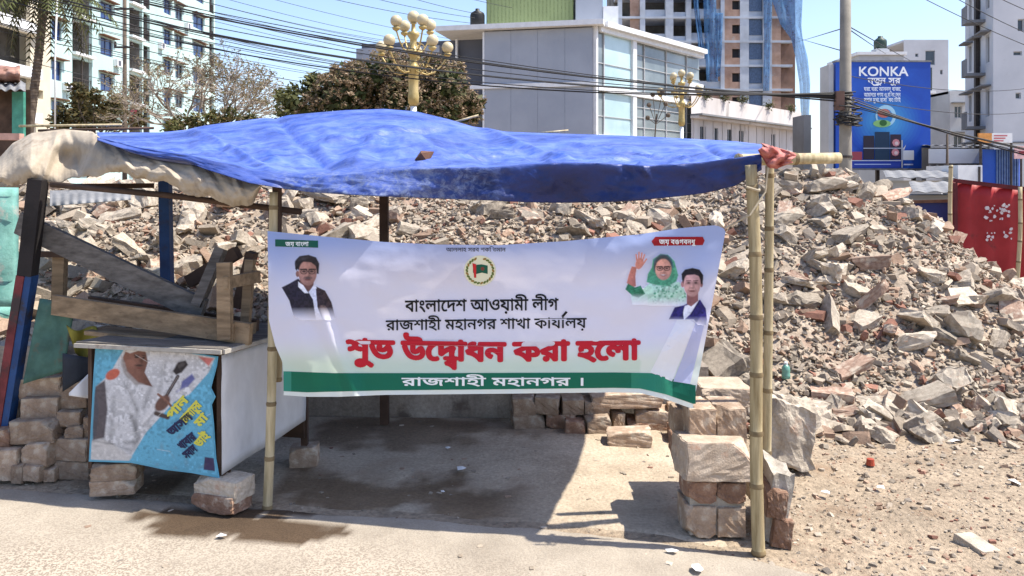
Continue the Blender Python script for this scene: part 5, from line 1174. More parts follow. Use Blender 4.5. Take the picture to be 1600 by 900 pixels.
# tower under construction
YT = 100.0; xa, xb = P(966, 0, YT).x, P(1246, 0, YT).x
tw = thing('unfinished_tower', 'unfinished brick and concrete tower draped with blue nets', 'building', ((xa + xb) / 2, YT + 5, 0))
o = V((xa, YT, 0)); u = V((1, 0, 0)); n = V((0, -1, 0)); tx = lambda px: P(px, 0, YT).x - xa
FZ = [3.0 * k + 1.25 for k in range(0, 10)]
mb = MB(); mb.box(xa, xb, YT + 4.5, YT + 12, 0, 32); mb.build('core', M['room'], tw)
for z_ in FZ: mb = MB(); mb.obox(o, u, n, 0, tx(1238), -5, .12, z_ - .28, z_ + .0); mb.build('floor_slab', M['towerconc'], tw)
for a, b in ((966, 972), (1000, 1008), (1040, 1052), (1072, 1080), (1126, 1132), (1156, 1170), (1192, 1206)):
    mb = MB(); mb.obox(o, u, n, tx(a), tx(b), -.6, .06, 0, 32); mb.build('column', M['towerconc'], tw)
for z_ in FZ:
    ops = [(tx(1145) - tx(1132), tx(1158) - tx(1132), .75, 2.0)]
    mb = MB(); facade(o + u * tx(1132) + n * .03 + Z * z_, u, n, tx(1157.5) - tx(1132), 2.72, [(tx(1144) - tx(1132), tx(1156) - tx(1132), .85, 1.95)], .25, mb); mb.build('brick_infill', M['towerbrick'], tw)
    mb = MB(); mb.obox(o, u, n, tx(1143), tx(1157), -.6, -.4, z_ + .6, z_ + 2.2); mb.build('window_void', M['void'], tw)
    mb = MB(); mb.obox(o, u, n, tx(1206), tx(1220), -.3, .04, z_, z_ + 2.72); mb.build('brick_infill', M['towerbrick'], tw)
    mb = MB(); mb.obox(o, u, n, tx(1170), tx(1192), -.5, -.3, z_ + .0, z_ + .7); mb.obox(o, u, n, tx(1008), tx(1040), -.5, -.3, z_, z_ + .9); mb.obox(o, u, n, tx(1052), tx(1072), -.5, -.3, z_, z_ + .6); mb.obox(o, u, n, tx(1080), tx(1126), -.45, -.25, z_, z_ + 1.0); mb.build('parapet', M['towerconc'], tw)
    mb = MB(); mb.obox(o, u, n, tx(1110), tx(1126), -.44, -.2, z_ + 1.0, z_ + 2.72); mb.build('brick_infill', M['towerbrick'], tw); mb = MB(); mb.obox(o, u, n, tx(985), tx(1000), -.44, -.2, z_, z_ + 2.72); mb.build('brick_infill', M['towerbrick'], tw)
mb = MB(); mb.obox(o, u, n, tx(1221), tx(1246), -8, -.8, 0, 25.2); mb.build('side_brickwork', mat('dark_brick_wall', (.22, .135, .10), .92, .25, .8, 0), tw)
NG = 'blue safety nets hanging on the unfinished tower'
def net(pts, lab, Y=YT - 1.0, amp=.25):     # pts: rows of (left px, right px, py)
    def fn(a, v):
        ys_ = [p[2] for p in pts]; py = lerp(ys_[0], ys_[-1], v); l_, r_ = interp(py, ys_, [p[0] for p in pts]), interp(py, ys_, [p[1] for p in pts])
        return P(lerp(l_, r_, a), py, Y + amp * math.sin(a * 14 + v * 3) + .3 * fbm(a * 2, v * 4, 1, 3))
    mb = MB(); mb.grid(fn, 24, 30); return tag(mb.build('safety_net', M['net'], smooth=True, solid=.01), lab, 'safety net', NG)
net([(1082, 1090, -60), (1084, 1092, 10), (1090, 1098, 60), (1092, 1104, 92)], 'narrow blue net strip hanging left of the small dark brick windows')
net([(1118, 1130, 20), (1120, 1128, 80), (1118, 1125, 120)], 'short blue net strip hanging just left of the brick wall', amp=.1)
net([(1098, 1118, -40), (1100, 1120, 40), (1104, 1122, 128)], 'broad pale net sheet over the openings left of the brick wall', amp=.15)
net([(1192, 1208, -20), (1194, 1204, 60), (1192, 1202, 142)], 'long straight blue net strip hanging right of the blue windows', amp=.1)
net([(1204, 1256, -60), (1206, 1254, 0), (1220, 1252, 40), (1236, 1254, 60), (1243, 1262, 90), (1249, 1266, 130), (1252, 1264, 188)], 'widest blue net sweeping down off the right corner of the tower', Y=YT - 1.8)
dbn = mat('dim_blue_netting', (.10, .15, .24), .8)
for z_ in FZ[2:]: mb = MB(); mb.obox(o, u, n, tx(1171), tx(1191), -.28, -.22, z_ + .72, z_ + 2.68); mb.build('netted_opening', dbn, tw)

# long low whitewashed building
q = P(1080, 285, 52); o = V((q.x, q.y, 0)); u = V((.66, .75, 0)).normalized(); n = V((u.y, -u.x, 0))

WB = (o.copy(), u.copy(), n.copy())
wl_ = thing('whitewashed_building', 'long low whitewashed building with stained parapet below the unfinished tower', 'building', o + u * 4)
def uw(px): k = (px - 800) / F; return (k * o.y - o.x) / (u.x - k * u.y)
Lw = uw(1252); zt = 7.3
ops = []
for i, px in enumerate((1098, 1118, 1140, 1158, 1208)): a = uw(px); ops.append((a - .35, a + .4, 4.35, 5.3))
mb = MB(); facade(o, u, n, Lw, zt, ops, .2, mb); mb.obox(o, u, n, 0, Lw, -6, -.21, zt - .3, zt - .1); mb.obox(o, u, n, Lw - .1, Lw, -6, -.01, 0, zt); mb.build('wall', M['stain_white'], wl_)
for r in ops: window(wl_, o, u, n, r, .18, 'glassdark', 'cement', 1, .03)
for z_, out in ((5.75, .6), (3.7, .6)): mb = MB(); mb.obox(o, u, n, -.1, Lw + .1, .003, out, z_, z_ + .16); mb.build('ledge', M['stain_white'], wl_); mb = MB(); mb.obox(o, u, n, -.1, Lw + .1, .003, out + .25, z_ + .165, z_ + .28); mb.build('ledge', M['cement_dark'], wl_)
mb = MB()
for i in range(14): a = lerp(.3, Lw - .3, i / 13); mb.obox(o, u, n, a - .05, a + .05, .004, .06, 4.0, 5.7)
mb.build('pilasters', M['stain_white'], wl_)
q = P(1256, 285, 50); mb = MB(); mb.box(q.x, q.x + .45, 50, 52, 0, 5.8); tag(mb.build('concrete_pillar', M['cement_dark']), 'grey concrete pillar at the right end of the whitewashed building', 'pillar')

# grey building behind the billboard
xa, xb = P(1438, 0, 70).x, P(1482, 0, 70).x; zt = EYE + (285 - 62) / F * 70
gt = thing('narrow_grey_building', 'narrow pale grey building with tiny windows behind the blue billboard', 'building', ((xa + xb) / 2, 74, 0))
o = V((P(1412, 0, 70).x, 70, 0)); u = V((1, 0, 0)); n = V((0, -1, 0)); gx = lambda px: P(px, 0, 70).x - o.x
FZ2 = [.6 + 2.9 * k for k in range(4)]
ops = [(gx(1469), gx(1473), z_ + 1.7, z_ + 2.1) for z_ in FZ2] + [(gx(1446), gx(1461), zt - 2.2, zt - .95), (gx(1430), gx(1435), zt - 1.5, zt - 1.2)]
mb = MB(); facade(o, u, n, gx(1482), zt, ops, .2, mb); mb.obox(o, u, n, 0, gx(1482), -8, -.21, zt - .2, zt - .004); mb.obox(o, u, n, gx(1482) - .1, gx(1482), -8, -.01, 0, zt); mb.build('wall', mat('pale_grey_paint', (.50, .51, .54), .9, .1, .4, 0, 20), gt)
for r in ops: window(gt, o, u, n, r, .18, 'glassdark', 'cement', 0, .04)
for z_ in FZ2: mb = MB(); mb.obox(o, u, n, gx(1442), gx(1458), .003, .5, z_, z_ + .22); mb.build('balcony_slab', M['white'], gt); mb = MB(); mb.obox(o, u, n, gx(1444), gx(1456), .003, .04, z_ + .3, z_ + 2.3); mb.build('balcony_opening', M['glassdark'], gt)
xa, xb = P(1342, 0, 66).x, P(1412, 0, 66).x; zt2 = EYE + (285 - 86) / F * 66
mb = MB(); mb.box(xa, xb, 66, 72, 0, zt2); lb = mb.build('flat_roofed_building', M['cement']); tag(lb, 'flat roofed grey building peeping over the top of the billboard', 'building')
mb = MB(); mb.box(xa - .2, xb + .2, 65.8, 72.2, zt2 + .003, zt2 + .25); mb.build('parapet', M['white'], lb)
q = P(1384, 0, 67); tn = thing('water_tank', 'dark green water tank on a stand above the billboard', 'water tank', V((q.x, 68, zt2 + .26)))
mb = MB(); mb.lathe(V((q.x, 68, zt2 + .3)), [(0, .5), (.5, .5), (.52, 1.1), (.5, 1.25), (.45, 1.3), (.2, 1.5), (.2, 1.6), (0, 1.62)], 14); mb.build('body', mat('tank_green', (.03, .055, .045), .5), tn, smooth=True)
mb = MB(); mb.box(q.x - .55, q.x + .55, 67.5, 68.5, zt2 + .26, zt2 + .8); mb.build('stand', M['cement'], tn)

# right-hand grey block: side running away, front facing us
q = P(1552, 285, 40); rb = thing('grey_tower_block', 'tall raw grey apartment block at the right frame edge', 'building', (q.x + 4, 44, 0))
o = V((q.x, q.y, 0)); zt = 14.6; uS = V((.30, 1, 0)).normalized(); nS = V((-uS.y, uS.x, 0)); uF = V((1, -.10, 0)).normalized(); nF = V((uF.y, -uF.x, 0))
def us_(px): k = (px - 800) / F; return (k * o.y - o.x) / (uS.x - k * uS.y)
Ls = us_(1508); ops = []; rw = []
for k in range(5):
    for px0, px1 in ((1546, 1540), (1532, 1527), (1518, 1514)): r = (us_(px0), us_(px1), 2.2 + 2.75 * k, 3.6 + 2.75 * k); ops.append(r)
mb = MB(); facade(o, uS, nS, Ls, zt, ops, .25, mb); mb.build('side_wall', M['cement_pale'], rb)
for r in ops: window(rb, o, uS, nS, r, .2, 'glassdark', 'cement', 1, .06); shade(rb, o, uS, nS, r[0] - .3, r[1] + .3, r[3] + .1, .45, 'cement_dark')
for k in range(5): mb = MB(); mb.obox(o, uS, nS, us_(1540), us_(1532), .003, .9, 1.6 + 2.75 * k, 1.75 + 2.75 * k); mb.obox(o, uS, nS, us_(1540), us_(1532), .85, .9, 1.75 + 2.75 * k, 2.5 + 2.75 * k); mb.build('balcony', M['cement_dark'], rb)
mb = MB(); mb.obox(o, uS, nS, us_(1529) - .3, us_(1529) + .1, .02, .2, 0, zt); mb.build('downpipe', M['iron'], rb)
ops = [(1.05, 1.3, 2.2 + 1.0, 2.45 + 1.0), (1.05, 1.3, 5.75, 6.05), (.95, 1.35, 7.9, 8.1), (1.15, 1.45, 9.1, 9.7), (.9, 1.5, 11.0, 12.0), (2.0, 2.2, 6.6, 6.9)]
mb = MB(); facade(o, uF, nF, 9, zt, ops, .25, mb); mb.obox(o, uF, nF, 0, 9, -9, -.26, zt - .3, zt - .01); mb.build('front_wall', M['cement_pale'], rb)
for r in ops: window(rb, o, uF, nF, r, .2, 'glassdark', 'cement', 0, .04)
mb = MB(); mb.obox(o, uF, nF, .003, 9, .003, .05, 3.55, 3.62); mb.obox(o, uF, nF, 1.75, 1.8, .003, .06, 0, zt); mb.build('render_joints', M['cement_dark'], rb)
mb = MB(); mb.obox(o, uF, nF, 1.0, 9, -6, -.5, zt + .0, zt + 3.2); mb.build('penthouse', M['cement_pale'], rb)
mb = MB(); mb.obox(o, uS, nS, 0, Ls, -.9, .35, zt - .02 + .03, zt + .2); mb.build('roof_edge', M['cement_dark'], rb)
xa, xb = P(1484, 0, 60).x, P(1510, 0, 60).x; zt = EYE + (285 - 142) / F * 60
sbb = thing('small_grey_house', 'small grey house with two dark windows between the billboard and the tall right block', 'building', ((xa + xb) / 2, 62, 0)); o = V((xa, 60, 0)); u = V((1, 0, 0)); n = V((0, -1, 0))
ops = [(.35, .9, 6.4, 7.3), (.3, .95, 4.2, 5.1)]
mb = MB(); facade(o, u, n, xb - xa, zt, ops, .2, mb); mb.obox(o, u, n, 0, xb - xa, -5, -.21, zt - .2, zt - .004); mb.obox(o, u, n, 0, .1, -5, -.01, 0, zt); mb.build('wall', M['cement'], sbb)
for r in ops: window(sbb, o, u, n, r, .18, 'glassdark', 'cement', 1, .05)
for z_ in (7.5, 5.3): shade(sbb, o, u, n, .1, 1.2, z_, .4, 'cement_dark')

# ------------------------------------------------------------------ billboard
YB = 38.0; BBL, BBR, BBT, BBB = 1306, 1454, 97, 263
bb = thing('billboard', 'large blue electronics billboard with white lettering behind the concrete pole', 'billboard', P(1380, 285, YB) - V((0, 0, EYE)))
def onbb(px, py, off): return P(px, py, YB - off)
a, b = P(BBL, BBB, YB), P(BBR, BBT, YB); mb = MB(); mb.box(a.x, b.x, YB, YB + .35, a.z, b.z); mb.build('panel', M['bbblue'], bb)
mb = MB()
for x in (a.x + .5, (a.x + b.x) / 2, b.x - .5): mb.beam(V((x, YB + .6, 0)), V((x, YB + .6, b.z)), .15, .15, V((0, 1, 0)))
for z_ in (a.z + .4, b.z - .4): mb.beam(V((a.x + .2, YB + .5, z_)), V((b.x - .2, YB + .5, z_)), .1, .1)
mb.build('support_frame', M['iron'], bb)
mb = MB(); mb.box(a.x - .06, b.x + .06, YB - .02, YB + .3, b.z + .002, b.z + .08); mb.box(a.x - .06, b.x + .06, YB - .02, YB + .3, a.z - .08, a.z - .002); mb.build('edge_trim', M['tin_grey'], bb)
mb = MB(); E1 = .006
for i in range(12):
    r_ = 1 - i / 12
    polyfill(mb, blob(1384, 190, 62 * r_, 56 * r_, 26), onbb, .004 + i * .002, tuple(lerp(p_, q_, (1 - r_) ** 1.3 * .8) for p_, q_ in zip((.016, .078, .44), (.10, .50, .75))), maxlen=60)
def pf(pts, o_, c): polyfill(mb, pts, onbb, o_, c, maxlen=60)
def rc(a_, b_, c_, d_): return [(a_, b_), (c_, b_), (c_, d_), (a_, d_)]
pf(blob(1384, 181, 16, 17, 22), .034, (.35, .6, .75)); pf(blob(1383, 182, 12, 12, 20), .037, (.03, .2, .5)); pf(blob(1381, 177, 10, 7, 14), .040, (.45, .13, .10)); pf(blob(1378, 193, 14, 6, 14), .040, (.22, .45, .16)); pf(blob(1380, 192, 6, 5, 10), .043, (.03, .12, .03))
pf(rc(1349, 212, 1366, 249), .034, (.025, .02, .035)); pf(rc(1367, 206, 1390, 251), .034, (.012, .035, .075)); pf(rc(1391, 210, 1408, 249), .034, (.03, .02, .04)); pf(rc(1329, 237, 1347, 250), .034, (.3, .06, .08)); pf(rc(1411, 235, 1428, 250), .034, (.6, .63, .68)); pf([(1411, 232), (1416, 226), (1412, 236)], .036, (.6, .6, .6))
for x, y in ((1400, 223), (1399, 238)): pf(blob(x, y, 6, 6, 8), .038, (.55, .22, .24)); pf(blob(x + 1, y + 1, 3, 3, 8), .041, (.65, .5, .5))
pf(rc(1349, 231, 1408, 232.2), .044, (.4, .45, .55)); pf(rc(1330, 252, 1408, 262), .034, (.02, .05, .34)); pf(rc(1335, 256, 1392, 257.5), .037, (.35, .45, .7)); pf(rc(1412, 256, 1427, 258), .037, (.5, .55, .7)); pf(rc(1408.5, 219, 1410.5, 262), .040, (.4, .42, .45)); pf(rc(1330, 250.3, 1408, 251.6), .04, (.5, .55, .65))
mb.build('printed_picture', M['print'], bb, attr=True)
mb = MB(); wt = (.82, .85, .9)
write(mb, list('KONKA'), 1341, 1419, lambda x: 118.5, 20.5, lambda x, y, o_: onbb(x, y, .012 + o_ ), wt, bold=.03)
write(mb, list('নতুন') + [' '] + list('সুর'), 1356, 1407, lambda x: 130, 13, lambda x, y, o_: onbb(x, y, .012 + o_ ), wt, bold=.03)
polyfill(mb, [(1359, 128), (1366, 132), (1374, 131.5), (1378, 127), (1378, 130), (1372, 134), (1365, 134)], onbb, .03, wt)
for base, s in ((142, 'ঘরে ঘরে আনন্দ বাজে'), (151, 'আমাদের পণয ও বিনোদন'), (159, 'সবার মুখে হাসি ফোটাই')):
    tk = [c for c in s if c != '্']
    write(mb, tk, 1350, 1407, lambda x: base, 9, lambda x, y, o_: onbb(x, y, .03 + o_), (.7, .78, .9), bold=.03)
mb.build('lettering', M['print'], bb, attr=True)
mb = MB(); q = P(1303, 100, YB); mb.box(q.x - .2, q.x + .02, YB + .1, YB + 1.2, a.z, b.z - .1); mb.build('edge_column', M['cement'], bb)

# ------------------------------------------------------------------ street poles, lamps
def upole(px, Y, top, r0, lab, name='utility_pole'):
    q = P(px, HY, Y); q.z = 0; t = thing(name, lab, 'utility pole', q, 'concrete utility poles')
    mb = MB(); mb.lathe(q, [(r0 * 1.15, -.2), (r0, 2), (r0 * .72, top), (0, top + .01)], 14); mb.build('shaft', M['poleconc'] if r0 > .12 else M['bark'], t, smooth=True); return t, q
up, uq = upole(1321, 18, 9.0, .135, 'thick leaning-free concrete pole in front of the blue billboard, wrapped in cable coils'.replace('leaning-free ', ''))
rn = random.Random(3); mb = MB()
for i in range(14):
    z_ = 3.05 + rn.gauss(0, .14); r_ = rn.uniform(.16, .34); tl = V((rn.gauss(0, .25), rn.gauss(0, .25), 1)).normalized(); e = tl.cross(V((1, 0, 0))).normalized(); f = tl.cross(e)
    mb.tube([uq + V((rn.gauss(0, .05), -.12, z_)) + (e * math.cos(k * math.pi / 8) + f * math.sin(k * math.pi / 8) * .8) * r_ for k in range(17)], .016, 5)
mb.build('cable_coils', M['cable'], up)
mb = MB(); mb.box(uq.x - .3, uq.x - .12, 17.75, 17.9, 3.2, 3.62); mb.build('junction_box', mat('old_box', (.12, .07, .055), .7), up)
mb = MB(); mb.lathe(uq + V((0, 0, 2.15)), [(.155, 0), (.155, .05)], 14); mb.lathe(uq + V((0, 0, 3.55)), [(.15, 0), (.15, .06)], 14); mb.build('clamp_band', M['iron'], up)
lp, lq = upole(195, 40, 12, .11, 'slim utility pole with crossarms in front of the mint apartment block')
for z_ in (8.3, 10.2): mb = MB(); mb.beam(lq + V((-.45, -.15, z_)), lq + V((.5, -.15, z_)), .09, .09); mb.build('crossarm', M['iron'], lp)
mb = MB()
for x in (-.4, .42): mb.lathe(lq + V((x, -.15, 8.35)), [(.05, 0), (.08, .06), (.04, .16), (.07, .2), (0, .26)], 8)
mb.build('insulators', M['iron'], lp)
sp_, sq = upole(1480, 30, 3.4, .05, 'short thin dark service pole left of the orange and white sign')

def street_lamp(px, Y, zt, s, lab, bare=False):
    q = P(px, HY, Y); q.z = 0; t = thing('street_lamp', lab, 'street lamp', q, 'gold globe street lamps')
    H0 = zt
    mb = MB(); mb.lathe(q, [(.16, 0), (.12, .4), (.09, 1.0), (.08, H0 - 2.35), (0, H0 - 2.34)], 14); mb.build('lower_post', M['white'], t, smooth=True)
    mb = MB(); mb.lathe(q, [(.07, H0 - 2.33), (.14, H0 - 2.25), (.15, H0 - 2.1), (.13, H0 - 1.95), (.135, H0 - 1.4), (.17, H0 - 1.35), (.14, H0 - 1.28), (.09, H0 - 1.2), (.10, H0 - 1.0), (.2, H0 - .95), (.2, H0 - .9), (.1, H0 - .85), (.09, H0 - .6), (.16, H0 - .5), (.16, H0 - .42), (.06, H0 - .38), (.05, H0 - .2), (.1, H0 - .17), (0, H0 - .16)], 14); mb.build('column', M['gold'], t, smooth=True)
    mb = MB(); mb.sphere(q + V((0, 0, H0 - .01)), .165, n=14); mb.build('globe', M['globe'], t, smooth=True)
    for k in range(9):
        lvl = 0 if k < 5 else 1; ang = R(k * 72 + 20) if lvl == 0 else R((k - 5) * 90 + 35); rr = .92 if lvl == 0 else .5; zz = H0 - 1.0 if lvl == 0 else H0 - .42
        d = V((math.cos(ang), math.sin(ang), 0)); base = q + V((0, 0, zz - .35)); path = [base + d * (rr * x) + V((0, 0, .3 * math.sin(x * 3.3) * -1 * (1 if x < .9 else 0) * .6 + .35 * x ** 3)) for x in (0, .2, .4, .6, .8, .95, 1.0)]
        mb = MB(); mb.tube(path, .022, 7); mb.lathe(path[-1] - V((0, 0, .02)), [(.02, 0), (.09, .05), (.11, .10), (.05, .13)], 10); arm = mb.build('arm', M['gold'], t, smooth=True)
        mb = MB()
        for j in range(9): aa = j * math.pi / 5; mb.tube([base + d * (rr * .45 + .10 * math.cos(aa)) + V((0, 0, -.02 + .10 * math.sin(aa))), base + d * (rr * .45 + .10 * math.cos(aa + .63)) + V((0, 0, -.02 + .10 * math.sin(aa + .63)))], .012, 5)
        mb.build('scroll', M['gold'], arm, smooth=True).location = (0, 0, 0)
        if bare and k in (1, 3): continue
        mb = MB(); mb.sphere(path[-1] + V((0, 0, .25)), .155, n=14); mb.build('globe', M['globe'], t, smooth=True)
    return t
street_lamp(646, 21, EYE + (285 - 26) / F * 21, 1, 'nearer gold street lamp with many globes in front of the blossoming tree')
street_lamp(1065, 35, EYE + (285 - 114) / F * 35, 1, 'farther gold street lamp with globes in front of the glass corner building', True)

# ------------------------------------------------------------------ cables
CG = 'overhead cables'
def cable(p, q, sag, r, lab, n_=22):
    mb = MB(); mb.tube([p.lerp(q, i / n_) - Z * (sag * 4 * (i / n_) * (1 - i / n_)) for i in range(n_ + 1)], r, 5); return tag(mb.build('overhead_cable', M['cable']), lab, 'cable', CG)
rn = random.Random(5)
LB = 'thick black cable in the bundle sagging from upper left to the concrete pole'
for i in range(8):
    cable(P(-260 + rn.uniform(-30, 30), -128 + i * 5, 21 + rn.uniform(-.5, .5)), uq + V((rn.uniform(-.15, .15), -.2, 3.36 + .035 * i)), .62 + .09 * i + rn.uniform(-.04, .04), .011 + .005 * (i % 3), LB)
LB2 = 'black cable falling right from the concrete pole past the billboard'
for i in range(5): cable(uq + V((rn.uniform(-.1, .1), -.2, 3.3 + .04 * i)), P(1760, 262 + 4 * i + rn.uniform(-3, 3), 17), .05 + .03 * i, .010 + .006 * (i % 2), LB2)
LF = 'thin cable of the fan crossing the sky left of the grey corner building'
for i, (y0_, y1_) in enumerate(((-12, 92), (4, 100), (-70, 60), (18, 104), (28, 112), (40, 112), (50, 120), (62, 126), (72, 132), (88, 140), (100, 150), (-45, 66), (128, 160), (150, 176), (-30, 72), (12, 96), (-90, 50), (64, 118), (84, 134), (-58, 58))):
    cable(P(-300, y0_ * 1.0 - 140 + rn.uniform(-8, 8), 26), P(780, y1_ + 22, 60), .9 + rn.uniform(-.3, .5), .013 if i % 3 else .02, LF, 30)
LG = 'thin cable high above the tree, reaching the roof of the grey corner building'
for i, (x0, x1, y1_) in enumerate(((500, 735, 36), (545, 742, 28), (610, 748, 22), (640, 800, 12))): cable(P(x0 - 200, -60 - 14 * i, 30), P(x1, y1_, 46.2), .3, .014, LG)
LR = 'thin cable in the sky above the right grey block'
for i, (x0, y0_, x1, y1_) in enumerate(((1380, -36, 1680, 100), (1440, -34, 1680, 82), (1500, -36, 1690, 46))): cable(P(x0, y0_, 24), P(x1, y1_, 26), .15, .012, LR)
LS = 'faint thin wire reaching the upper part of the concrete pole'
for a, b, ya, yb in (((1243, 66, ), (1318, 44), 98, 18.1), ((1243, 58), (1318, 80), 98, 18.1), ((1324, 44), (1384, 84), 18.1, 66), ((1324, 40), (1440, 104), 18.1, 69)): cable(P(*a, ya), P(*b, yb), .02, .014, LS, 8)
for i, (y0_, y1_) in enumerate(((118, 112), (150, 150))): cable(P(1322, y0_, 18.1), P(1640, y1_ + 20, 30), .3, .010, 'faint thin wire running right of the concrete pole across the billboard', 14)

# ------------------------------------------------------------------ trees
def leaves(mb, rn, c, r, n_, size, cols, shell=.5, flat=1.0):
    for _ in range(n_):
        d = V((rn.gauss(0, 1), rn.gauss(0, 1), rn.gauss(0, 1))).normalized(); k = lerp(shell, 1, rn.random()) * rn.uniform(.85, 1.12)
        p = c + V((d.x * r, d.y * r, d.z * r * flat)) * k; s = size * rn.uniform(.6, 1.3)
        a = V((rn.gauss(0, 1), rn.gauss(0, 1), rn.gauss(0, .6))).normalized(); b = a.cross(d + V((0, 0, .4))).normalized()
        col = rn.choice(cols); f = rn.uniform(.7, 1.25); col = tuple(x * f for x in col)
        mb.add([p - a * s, p + b * s * .42, p + a * s, p - b * s * .42], [(0, 1, 2, 3)], 0, col)
def limb(mb, p, q, r0, r1, rn, k=5):
    path = [p.lerp(q, i / k) + V((rn.gauss(0, 1), rn.gauss(0, 1), rn.gauss(0, .5))) * ((q - p).length * .03 * (0 < i < k)) for i in range(k + 1)]
    mb.tube(path, [lerp(r0, r1, i / k) for i in range(k + 1)], 7); return path
rn = random.Random(21)
YM = 29.0; tq = P(600, HY, YM); tq.z = 0
t = thing('mango_tree', 'broad dark green tree with pinkish brown blossom behind the blue tarpaulin', 'tree', tq)
lob = [(528, 118, .35), (648, 98, .3), (612, 92, .3), (712, 112, .4), (490, 126, .35), (742, 160, .35), (470, 160, .9), (455, 178, .7), (500, 140, .85), (535, 150, 1.0), (545, 128, .75), (585, 140, 1.05), (600, 112, .8), (640, 132, 1.0), (620, 104, .6), (660, 112, .75), (690, 130, .85), (700, 155, .9), (725, 165, .6), (640, 165, 1.1), (570, 170, 1.1), (510, 175, .95), (690, 178, .8), (735, 180, .4), (445, 150, .4), (560, 108, .35), (680, 100, .4)]
tb = MB(); hub = tq + V((0, 0, 2.4)); limb(tb, tq, hub, .32, .25, rn)
lf = MB(); bl = MB()
for i, (px, py, r_) in enumerate(lob):
    c = P(px, py, YM + rn.uniform(-1.2, 1.2)); limb(tb, hub, c, .12, .03, rn)
    gr = [(.05, .068, .022), (.07, .09, .03), (.035, .05, .018), (.10, .105, .045)] if px > 505 else [(.10, .105, .035), (.14, .14, .045), (.07, .08, .025)]
    leaves(lf, rn, c, r_, int(430 * r_ * r_) + 50, .15, gr, .45, .85)
    if px > 505:
        for _ in range(int(150 * r_ * r_) + 14):
            d = V((rn.gauss(0, 1), rn.gauss(-.5, 1), rn.gauss(.35, 1))).normalized(); p = c + V((d.x, d.y, d.z * .85)) * r_ * rn.uniform(.9, 1.12)
            leaves(bl, rn, p, .12, 11, .06, [(.33, .24, .16), (.23, .165, .10), (.44, .33, .23), (.27, .22, .11)], .2)
tb.build('trunk', M['bark'], t, smooth=True); lf.build('crown', M['leaf'], t, attr=True); bl.build('blossom', M['leaf'], t, attr=True)
# shrubby tree by the utility pole
YS = 44.0; tq = P(140, HY, YS); tq.z = 0
t = thing('bushy_tree', 'bushy olive brown tree between the palm trunk and the utility pole', 'tree', tq); tb = MB(); lf = MB(); hub = tq + V((0, 0, 2)); limb(tb, tq, hub, .2, .15, rn)
for px, py, r_ in ((105, 178, .8), (130, 160, .9), (122, 142, .6), (150, 150, .5), (155, 175, 1.0), (175, 165, .7), (185, 160, .5), (140, 190, 1.1), (95, 190, .7), (180, 188, .9), (215, 188, .6)):
    c = P(px, py, YS + rn.uniform(-1, 1)); limb(tb, hub, c, .07, .02, rn); leaves(lf, rn, c, r_, int(300 * r_) + 40, .16, [(.12, .10, .035), (.085, .075, .028), (.15, .11, .045), (.06, .06, .02)], .4)
tb.build('trunk', M['bark'], t, smooth=True); lf.build('crown', M['leaf'], t, attr=True)
# bare pale tree
YW = 38.0; tq = P(318, HY, YW); tq.z = 0
t = thing('bare_tree', 'nearly leafless pale twiggy tree in front of the mint apartment block', 'tree', tq); tb = MB(); lf = MB()
def branch(p, d, L, r, dep):
    q = p + d * L; tb.tube([p, p.lerp(q, .5) + V((rn.gauss(0, 1), rn.gauss(0, 1), rn.gauss(0, 1))) * L * .06, q], [r, r * .8, r * .6], 5 if dep > 2 else 3)
    if dep == 0:
        if rn.random() < .8: leaves(lf, rn, q, .24, 7, .07, [(.22, .18, .09), (.32, .27, .17), (.15, .14, .06), (.27, .20, .12)], .2)
        return
    for _ in range(3 if dep > 1 else 2 + (rn.random() < .6)):
        nd = (d + V((rn.gauss(0, .55), rn.gauss(0, .5), rn.gauss(.02, .38)))).normalized(); branch(q, nd, L * rn.uniform(.62, .88), r * .66, dep - 1)
limb(tb, tq, tq + V((0, 0, 2.6)), .2, .16, rn)
for i in range(5): a = i * 2 * math.pi / 5 + .4; branch(tq + V((0, 0, 2.5)), V((math.cos(a) * .62, math.sin(a) * .5, .8)).normalized(), 1.62, .11, 5)
tb.build('trunk', M['twig'], t); 
lf.build('crown', M['leaf'], t, attr=True)
for k, (cx, lab, pts) in enumerate(((300, 'low yellow green bush under the bare tree', ((275, 194, .45), (300, 188, .5), (330, 182, .55), (360, 180, .55), (392, 186, .45), (340, 195, .8), (270, 200, .5), (310, 200, .7), (385, 196, .6))),)):
    tq = P(cx, HY, 36); tq.z = 0; t = thing('bush', lab, 'bush', tq); tb = MB(); lf = MB()
    for px, py, r_ in pts:
        c = P(px, py, 36 + rn.uniform(-.5, .5)); limb(tb, tq, c, .05, .015, rn); leaves(lf, rn, c, r_, int(240 * r_) + 40, .12, [(.17, .16, .05), (.12, .125, .035), (.24, .19, .09), (.08, .09, .025)], .3)
    tb.build('stems', M['bark'], t); lf.build('foliage', M['leaf'], t, attr=True)
